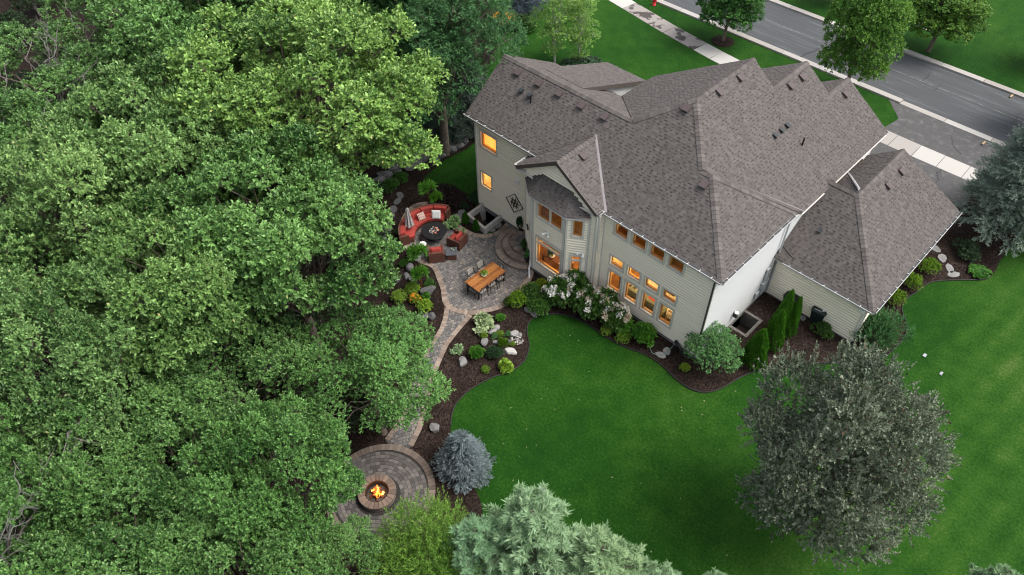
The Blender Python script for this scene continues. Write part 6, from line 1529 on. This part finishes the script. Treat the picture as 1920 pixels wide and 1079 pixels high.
for px, py, lab in ((873.5, 418, 'small cone topiary at the far corner of the window well'), (893, 432, 'small cone topiary in front of the window well')):
    p = G(px, py); t = empty('topiary', (p.x, p.y, .02), px, lab, 'shrub', 'topiaries by the window well'); t.scale = (.22, .22, .75); c = link('foliage', ARB[0], None, t); c.color = (.6, .75, .7, 1); link('trunk', ARB[1], None, t)
# standards and potted plants
def ball_on(t, kind, r_, h, z, color=(1, 1, 1)):
    if kind not in SH: SH[kind] = make_shrub(100 + len(SH), *KIND[kind][0], **KIND[kind][1])
    c = link('foliage', SH[kind][0], None, t); c.scale = (r_, r_, h); c.location = (0, 0, z); c.color = (*color, 1); return c
p = G(791, 545); t = empty('standard_topiary', (p.x, p.y, .02), 0, 'ball of bright leaves on a dark post at the patio edge', 'topiary'); m = MB(); m.tube([(0, 0, -.05), (.02, 0, 1.3)], .05, 7); m.build('post', 'wooddark', t); ball_on(t, 'fern', .34, .50, 1.05)
p = G(806, 396); t = empty('hanging_ferns', (p.x, p.y, .02), 0, 'two bright ferns on a dark post behind the sofa', 'fern'); m = MB(); m.tube([(0, 0, -.05), (0, 0, 1.75)], .045, 7); m.build('post', 'wooddark', t); ball_on(t, 'fern', .38, .45, 1.55); c = ball_on(t, 'fern', .28, .4, .75, (1.1, 1.1, .8)); c.location = (.30, .30, .85)
def pot_plant(px, py, prof, potmat, kind, r_, h, lab, z=ZP, color=(1, 1, 1), square=0):
    p = G(px, py, z); t = empty('potted_plant', (p.x, p.y, z), 0, lab, 'potted plant'); m = MB(); m.lathe(prof, n=square or 16); m.build('pot', potmat, t, smooth=not square)
    pz = prof[-1][1] - .05; m = MB(); m.lathe([(prof[-1][0] * .9, pz), (.0, pz + .02)], n=12); m.build('soil', 'soil', t); ball_on(t, kind, r_, h, pz - .05, color); return t
pot_plant(784, 486, [(.20, 0), (.29, .36), (.30, .38), (.26, .38)], 'white', 'fern', .42, .55, 'big bright fern in a white square planter beside the armchair', square=4)
pot_plant(772, 478, [(.16, 0), (.2, .1), (.2, .26), (.17, .27)], 'greybox', 'green', .2, .25, 'small grey pot half hidden behind the white planter')
pot_plant(979, 437, [(.15, 0), (.19, .3), (.21, .42), (.18, .42)], 'black', 'dark', .34, .8, 'dark leafy plant in a tall black pot against the house wall', color=(1.1, 1.4, 1.1))
pot_plant(986, 474, [(.14, 0), (.18, .3), (.2, .4), (.17, .4)], 'black', 'green', .3, .6, 'green plant in a black pot on the upper round step', z=.36); pot_plant(989, 490, [(.14, 0), (.18, .3), (.2, .4), (.17, .4)], 'black', 'sage', .3, .55, 'pale-leaved plant in a black pot beside the downspout', z=.20, color=(1, 1.2, .9))
pot_plant(1014, 548, [(.17, 0), (.26, .2), (.27, .36), (.22, .42), (.2, .42)], 'bluepot', 'lime', .36, .5, 'yellow-green plant in a glazed blue pot by the bay', z=.03, color=(.9, .8, .5))
p = G(868, 436, .45); t = empty('potted_plant', (p.x, p.y, ZP), 0, 'white-flowered plant behind the armchair by the window well', 'potted plant'); m = MB(); m.lathe([(.12, 0), (.16, .3), (.14, .3)], n=12); m.build('pot', 'greybox', t); ball_on(t, 'hosta', .22, .3, .28)
p = G(908, 517, .80); t = empty('table_planter', (p.x, p.y, ZP + .745), 0, 'bowl of lime foliage in the middle of the patio table', 'plant'); m = MB(); m.lathe([(.10, 0), (.17, .08), (.18, .12), (.15, .12)], n=16); m.build('bowl', 'white', t); ball_on(t, 'lime', .22, .22, .06, (1.1, 1.1, .8))
p = G(849, 469, .5); t = empty('glass_planter', (p.x, p.y, ZP + .445), 0, 'small plant in a pale bowl on the slate side table', 'plant'); m = MB(); m.lathe([(.05, 0), (.09, .05), (.08, .1)], n=12); m.build('bowl', 'white', t); ball_on(t, 'sage', .10, .12, .04)
ball_on(INDOOR_PLANT, 'dark', .26, .35, .10, (1.2, 1.8, 1.0))
p = G(794, 470); t = empty('garden_stool', (p.x, p.y, ZP), 0, 'small stool with white round top beside the fern planter', 'stool'); m = MB(); m.lathe([(.20, .40), (.21, .43), (.20, .46), (0, .46)], n=20); m.build('seat', 'white', t); m = MB(); m.lathe([(.14, 0), (.05, .1), (.05, .36), (.15, .40)], n=14); m.build('pedestal', 'black', t)

# --- stones
def rock_mesh(seed, n=2):
    import bmesh
    rng = np.random.default_rng(seed); bm = bmesh.new(); bmesh.ops.create_icosphere(bm, subdivisions=3, radius=1)
    pl = [(sph(rng, 1)[0], rng.uniform(.55, .85)) for _ in range(9)]
    for v in bm.verts:
        c = np.array(v.co)
        for d, h in pl:
            e = c @ d
            if e > h: c = c - d * (e - h) * .9
        c *= 1 + .05 * math.sin(c[0] * 7 + seed) * math.cos(c[1] * 6); v.co = Vector(c)
    me = bpy.data.meshes.new('boulder'); bm.to_mesh(me); bm.free()
    at = me.attributes.new('tint', 'FLOAT', 'FACE'); at.data.foreach_set('value', np.full(len(me.polygons), .5)); me.materials.append(MAT['rock']); return me
RK = {}
def boulder(px, py, sx, sy, h, lab, tint=.4, group=None, name='boulder', rot=None):
    key = (rnd.randrange(4), round(tint, 1))
    if key not in RK:
        RK[key] = rock_mesh(key[0]); RK[key].attributes['tint'].data.foreach_set('value', np.full(len(RK[key].polygons), key[1]))
    p = G(px, py, h * .4); o = link(name, RK[key], None, None, (p.x, p.y, h * .30)); o.scale = (sx, sy, h * .72); o.rotation_euler = (rnd.uniform(-.12, .12), rnd.uniform(-.12, .12), rot if rot is not None else rnd.uniform(0, 6)); return tag(o, lab, 'boulder', group)
for px, py, sx, sy, h, tn, lab in ((925, 621, .30, .18, .22, .7, 'pale flat boulder behind the grey-green mound'), (931, 615, .24, .17, .2, .65, 'pale boulder at the back of the rock bed'), (907, 641, .30, .24, .3, .5, 'round grey boulder below the upright pale plant'), (931, 642, .30, .13, .18, .6, 'narrow pale stone in the middle of the rock bed'), (951, 641, .26, .22, .34, .35, 'upright grey boulder in the middle of the rock bed'), (965, 626, .27, .24, .32, .8, 'palest round boulder at the lawn side of the rock bed'), (975, 628, .14, .12, .15, .6, 'small pale stone beside the palest boulder'), (957, 659, .36, .22, .2, .9, 'large flat cream boulder at the lawn edge'), (866, 678, .30, .26, .34, .55, 'grey wedge boulder beside the path'), (940, 659, .2, .16, .25, .3, 'small grey stone next to the dark bushy plant'),
    (803, 544, .45, .30, .5, .4, 'big grey boulder at the patio curve'), (785, 597, .26, .22, .36, .45, 'grey boulder nearest the path oak'), (798, 593, .24, .22, .38, .3, 'dark grey boulder beside the brightest lime mound'), (808, 592, .24, .24, .42, .35, 'split grey boulder touching the path'), (768, 502, .38, .26, .4, .35, 'grey boulder below the white planter'), (761, 518, .24, .2, .3, .3, 'smaller grey boulder in the left bed'), (771, 523, .2, .18, .3, .35, 'small grey stone beside the standard topiary'), (729, 465, .3, .25, .3, .3, 'dim boulder under the oak edge'), (1019, 549, .3, .25, .35, .4, 'grey boulder beside the blue pot'), (815, 803, .32, .26, .3, .5, 'boulder beside the lower path'), (742, 525, .3, .25, .3, .35, 'boulder at the edge of the oak shade')):
    boulder(px, py, sx, sy, h, lab, tn)
for px, py, s_ in ((857, 272, .5), (846, 280, .45), (822, 293, .55), (807, 285, .5), (865, 261, .45), (883, 252, .45), (834, 286, .4), (872, 266, .35), (795, 296, .5), (780, 302, .55), (768, 312, .5), (752, 308, .6), (737, 316, .55), (722, 327, .55), (712, 340, .5), (745, 322, .4), (876, 256, .3), (815, 298, .4), (886, 246, .4), (786, 292, .4)):
    boulder(px, py, s_, s_ * .7, s_ * .9, 'grey boulder of the dry rock wall along the left lawn', .35, 'rock wall boulders')
def flag(px, py, sx, sy, lab, tint=.6, group=None, rz=None):
    p = G(px, py); m = MB(); n_ = 8; rg_ = random.Random(px * 7 + py); pl = [(sx * math.cos(6.283 * k / n_) * rg_.uniform(.8, 1.1), sy * math.sin(6.283 * k / n_) * rg_.uniform(.8, 1.1)) for k in range(n_)]
    m.prism(ccw(pl), -.03, .05, tint); o = m.build('flagstone', 'rock', None, bevel=.012, loc=(p.x, p.y, .02)); o.rotation_euler.z = rz if rz is not None else rg_.uniform(0, 3); tag(o, lab, 'stepping stone', group)
for px, py, w_ in ((1753, 467, 'first from the garage wall'), (1766, 485, 'second from the garage wall'), (1780, 505, 'second from the side lawn'), (1787, 516, 'nearest the side lawn edging')): flag(px, py, .36, .24, 'pale stepping stone in the garage bed, ' + w_, .62, 'garage stepping stones')
for px, py in ((865, 399), (858, 406), (863, 414), (922, 431), (934, 424)): flag(px, py, .28, .2, 'stepping stone around the concrete window well', .5, 'window-well stepping stones')
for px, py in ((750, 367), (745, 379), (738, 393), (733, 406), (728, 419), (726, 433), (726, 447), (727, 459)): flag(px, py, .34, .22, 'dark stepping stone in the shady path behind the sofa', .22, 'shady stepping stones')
for px, py in ((992, 582), (1001, 589)): flag(px, py, .3, .2, 'pale flagstone pair between the green shrubs and the lawn', .7, 'lawn flagstones')
for px, py in ((1238, 667), (1250, 659)): flag(px, py, .26, .2, 'pale flagstone under the garden hose', .75, 'hose flagstones')
for px, py in ((1505, 598), (1512, 588), (1519, 580), (1555, 606), (1563, 612), (1549, 600)): flag(px, py, .2, .15, 'tan paver laid beside the bins', .55, 'bin pavers')
p = G(970, 639); n_ = 60; 
t = empty('white_pebbles', (p.x, p.y, .03), 0, 'patch of white pebbles beside the flat cream boulder', 'pebbles')
m = MB()
for k in range(60):
    a, q = rnd.uniform(0, 6.28), .36 * math.sqrt(rnd.random()); s_ = rnd.uniform(.018, .035); m.lathe([(s_, 0), (s_ * 1.1, s_ * .5), (s_ * .5, s_), (0, s_)], c=(q * math.cos(a), q * .7 * math.sin(a), 0), n=6, tint=.95)
m.build('pebble_field', 'rock', t, kind='stuff')
# --- bins, pots and odds and ends
def bin_(px, py, rz, lab, mat='binlid', label_=True):
    p = G(px, py, 0.9); t = empty('wheeled_bin', (p.x, p.y, .03), rz, lab, 'bin', 'wheeled bins by the garage'); t.scale = (1.2, 1.2, 1.08); m = MB()
    m.poly([(-.22, -.26, .03), (.22, -.26, .03), (.22, .22, .03), (-.22, .22, .03), (-.29, -.34, .88), (.29, -.34, .88), (.29, .32, .88), (-.29, .32, .88)], [(3, 2, 1, 0), (4, 5, 6, 7), (0, 1, 5, 4), (1, 2, 6, 5), (2, 3, 7, 6), (3, 0, 4, 7)]); m.build('body', mat, t, bevel=.03)
    m = MB(); m.poly([(-.32, -.38, .885), (.32, -.38, .885), (.32, .36, .885), (-.32, .36, .885), (-.27, -.33, .96), (.27, -.33, .96), (.28, .34, .99), (-.28, .34, .99)], [(3, 2, 1, 0), (4, 5, 6, 7), (0, 1, 5, 4), (1, 2, 6, 5), (2, 3, 7, 6), (3, 0, 4, 7)]); lid = m.build('lid', mat, t, bevel=.02)
    if label_:
        m = MB()
        for k, (x0, x1) in enumerate(((-.10, -.075), (-.06, -.035), (-.035, .0), (.015, .04), (.055, .08), (.08, .10))): m.box(x0, x1, -.05 + .01 * (k % 2), .05, .978, .982)
        m.box(-.10, .10, .055, .065, .978, .982); m.build('lid_print', 'white', lid)
        m = MB(); m.box(-.2, .1, -.29, -.24, .964, .968); m.build('lid_stripe', 'greybox', lid)
    m = MB(); m.tube([(-.28, .42, .86), (.28, .42, .86)], .02, 6); m.build('handle', mat, t)
    for x in (-.27, .27): m = MB(); m.lathe([(.10, -.03), (.10, .03)], n=14); m.v = [(x + z, .3 + a, .10 + b) for a, b, z in m.v]; m.build('wheel', 'black', t)
bin_(1539, 580, R(8), 'dark green wheeled bin with white lid print against the garage wall'); bin_(1488, 556, R(-6), 'black wheeled bin without print nearest the white wall', 'black', False)
p = G(1119, 533, .35); t = empty('storage_tub', (p.x, p.y, .02), R(20), 'dark rounded box half hidden by the hydrangeas', 'box'); m = MB(); m.box(-.3, .3, -.2, .2, 0, .5); m.build('body', 'black', t, bevel=.08); m = MB(); m.box(-.33, .33, -.22, .22, .5, .56); m.build('lid', 'slate', t, bevel=.025)
p = G(1569, 617); t = empty('twig_pot', (p.x, p.y, .03), 0, 'white pot holding bare dark stems by the garage wall', 'pot'); m = MB(); m.lathe([(.13, 0), (.17, .2), (.15, .36), (.13, .36)], n=14); m.build('pot', 'white', t, smooth=True)
for k in range(7):
    a = k * .9; m = MB(); m.tube([(0, 0, .3), (.06 * math.cos(a), .06 * math.sin(a), .8), (.14 * math.cos(a), .14 * math.sin(a), 1.2 + .1 * (k % 3))], [.012, .009, .004], 4); m.build('stem', 'black', t)
p = G(1587, 633); t = empty('lantern', (p.x, p.y, .03), 0, 'black garden lantern beside the juniper', 'lantern'); m = MB(); m.box(-.14, .14, -.14, .14, 0, .05); m.build('base', 'black', t); m = MB(); m.lathe([(.12, .05), (.14, .3), (.16, .36), (.05, .46), (.0, .47)], n=8); m.build('body', 'black', t); m = MB(); m.lathe([(.05, .47), (.05, .5), (.0, .52)], n=8); m.build('cap', 'white', t)
for q, sx in (((1733, 668), .08), ((1764, 702), .06)):
    p = G(*q); o = link('paper_scrap', MB().poly([(-sx, -.08, .0), (sx, -.1, .02), (sx * .8, .1, .05), (-sx * .9, .09, .03), (-sx, -.08, .03), (sx, -.1, .05), (sx * .8, .1, .08), (-sx * .9, .09, .06)], [(4, 5, 6, 7), (3, 2, 1, 0), (0, 1, 5, 4), (1, 2, 6, 5), (2, 3, 7, 6), (3, 0, 4, 7)]).mesh('paper_scrap'), 'greybox', None, (p.x, p.y, .02)); tag(o, 'pale scrap lying on the side lawn' if sx == .08 else 'smaller pale scrap on the side lawn near the crabapple', 'litter')
p = G(1016, 916, .6); o = MB().box(-.16, .16, -.1, .1, 0, .55).build('lawn_marker', 'greybox', None, loc=(p.x, p.y, .0), bevel=.04); tag(o, 'pale grey box at the lawn edge above the pines', 'box')
hp = [G(*q) for q in ((1268, 636), (1262, 650), (1250, 664), (1235, 670), (1222, 664), (1218, 655), (1226, 650))]
tube_along('garden_hose', [(v.x, v.y, .09) for v in hp], .022, 'hose', 'green garden hose curled on the mulch by the house', 'hose')
p = G(1268, 632, .4); t = empty('garden_tap', (p.x, p.y, .03), 0, 'black garden tap on a post beside the hose', 'tap'); m = MB(); m.tube([(0, 0, 0), (0, 0, .5)], .025, 6); m.build('post', 'black', t); m = MB(); m.tube([(-.1, 0, .5), (.1, 0, .52), (.16, 0, .44)], .025, 6); m.build('spout', 'black', t)
# --- the street
p = G(1226, 10); t = empty('fire_hydrant', (p.x, p.y, 0), 0, 'red fire hydrant on the grass verge', 'hydrant'); m = MB(); m.lathe([(.16, 0), (.16, .05), (.12, .06), (.12, .5), (.14, .52), (.13, .6), (.07, .68), (.03, .7), (.03, .75), (0, .76)], n=14); m.build('barrel', 'hydrant', t, smooth=True)
for s_ in (-1, 1): m = MB(); m.tube([(s_ * .1, 0, .42), (s_ * .2, 0, .42)], .055, 10); m.build('nozzle', 'hydrant', t)
p = G(1687, 80); t = empty('mailbox', (p.x, p.y, 0), R(60), 'black mailbox on a post across the road', 'mailbox'); m = MB(); m.box(-.05, .05, -.05, .05, 0, 1.0); m.build('post', 'black', t); m = MB(); m.tube([(-.28, 0, 1.12), (.28, 0, 1.12)], .13, 10); m.build('box', 'black', t); m = MB(); m.box(-.24, .24, -.10, .10, 1.0, 1.1); m.build('tray', 'black', t); m = MB(); m.box(-.02, .06, .13, .15, 1.1, 1.25); m.build('flag', 'greybox', t)
p = G(1727, 47, .2); o = MB().poly([(-.3, -.2, 0), (.3, -.2, 0), (.3, .2, 0), (-.3, .2, 0), (-.22, -.14, .35), (.2, -.14, .4), (.2, .14, .4), (-.22, .14, .35)], [(3, 2, 1, 0), (4, 5, 6, 7), (0, 1, 5, 4), (1, 2, 6, 5), (2, 3, 7, 6), (3, 0, 4, 7)]).build('utility_pedestal', 'greybox', None, loc=(p.x, p.y, 0), bevel=.04); tag(o, 'pale utility pedestal beside the street tree across the road', 'box')
p = G(1729, 45); sheet('concrete_pad', [(p.x - .4 + .5, p.y - .7), (p.x + .4 + .5, p.y - .7), (p.x + .4 + .5, p.y - .45), (p.x - .4 + .5, p.y - .45)], .01, 'concrete', thick=.02)
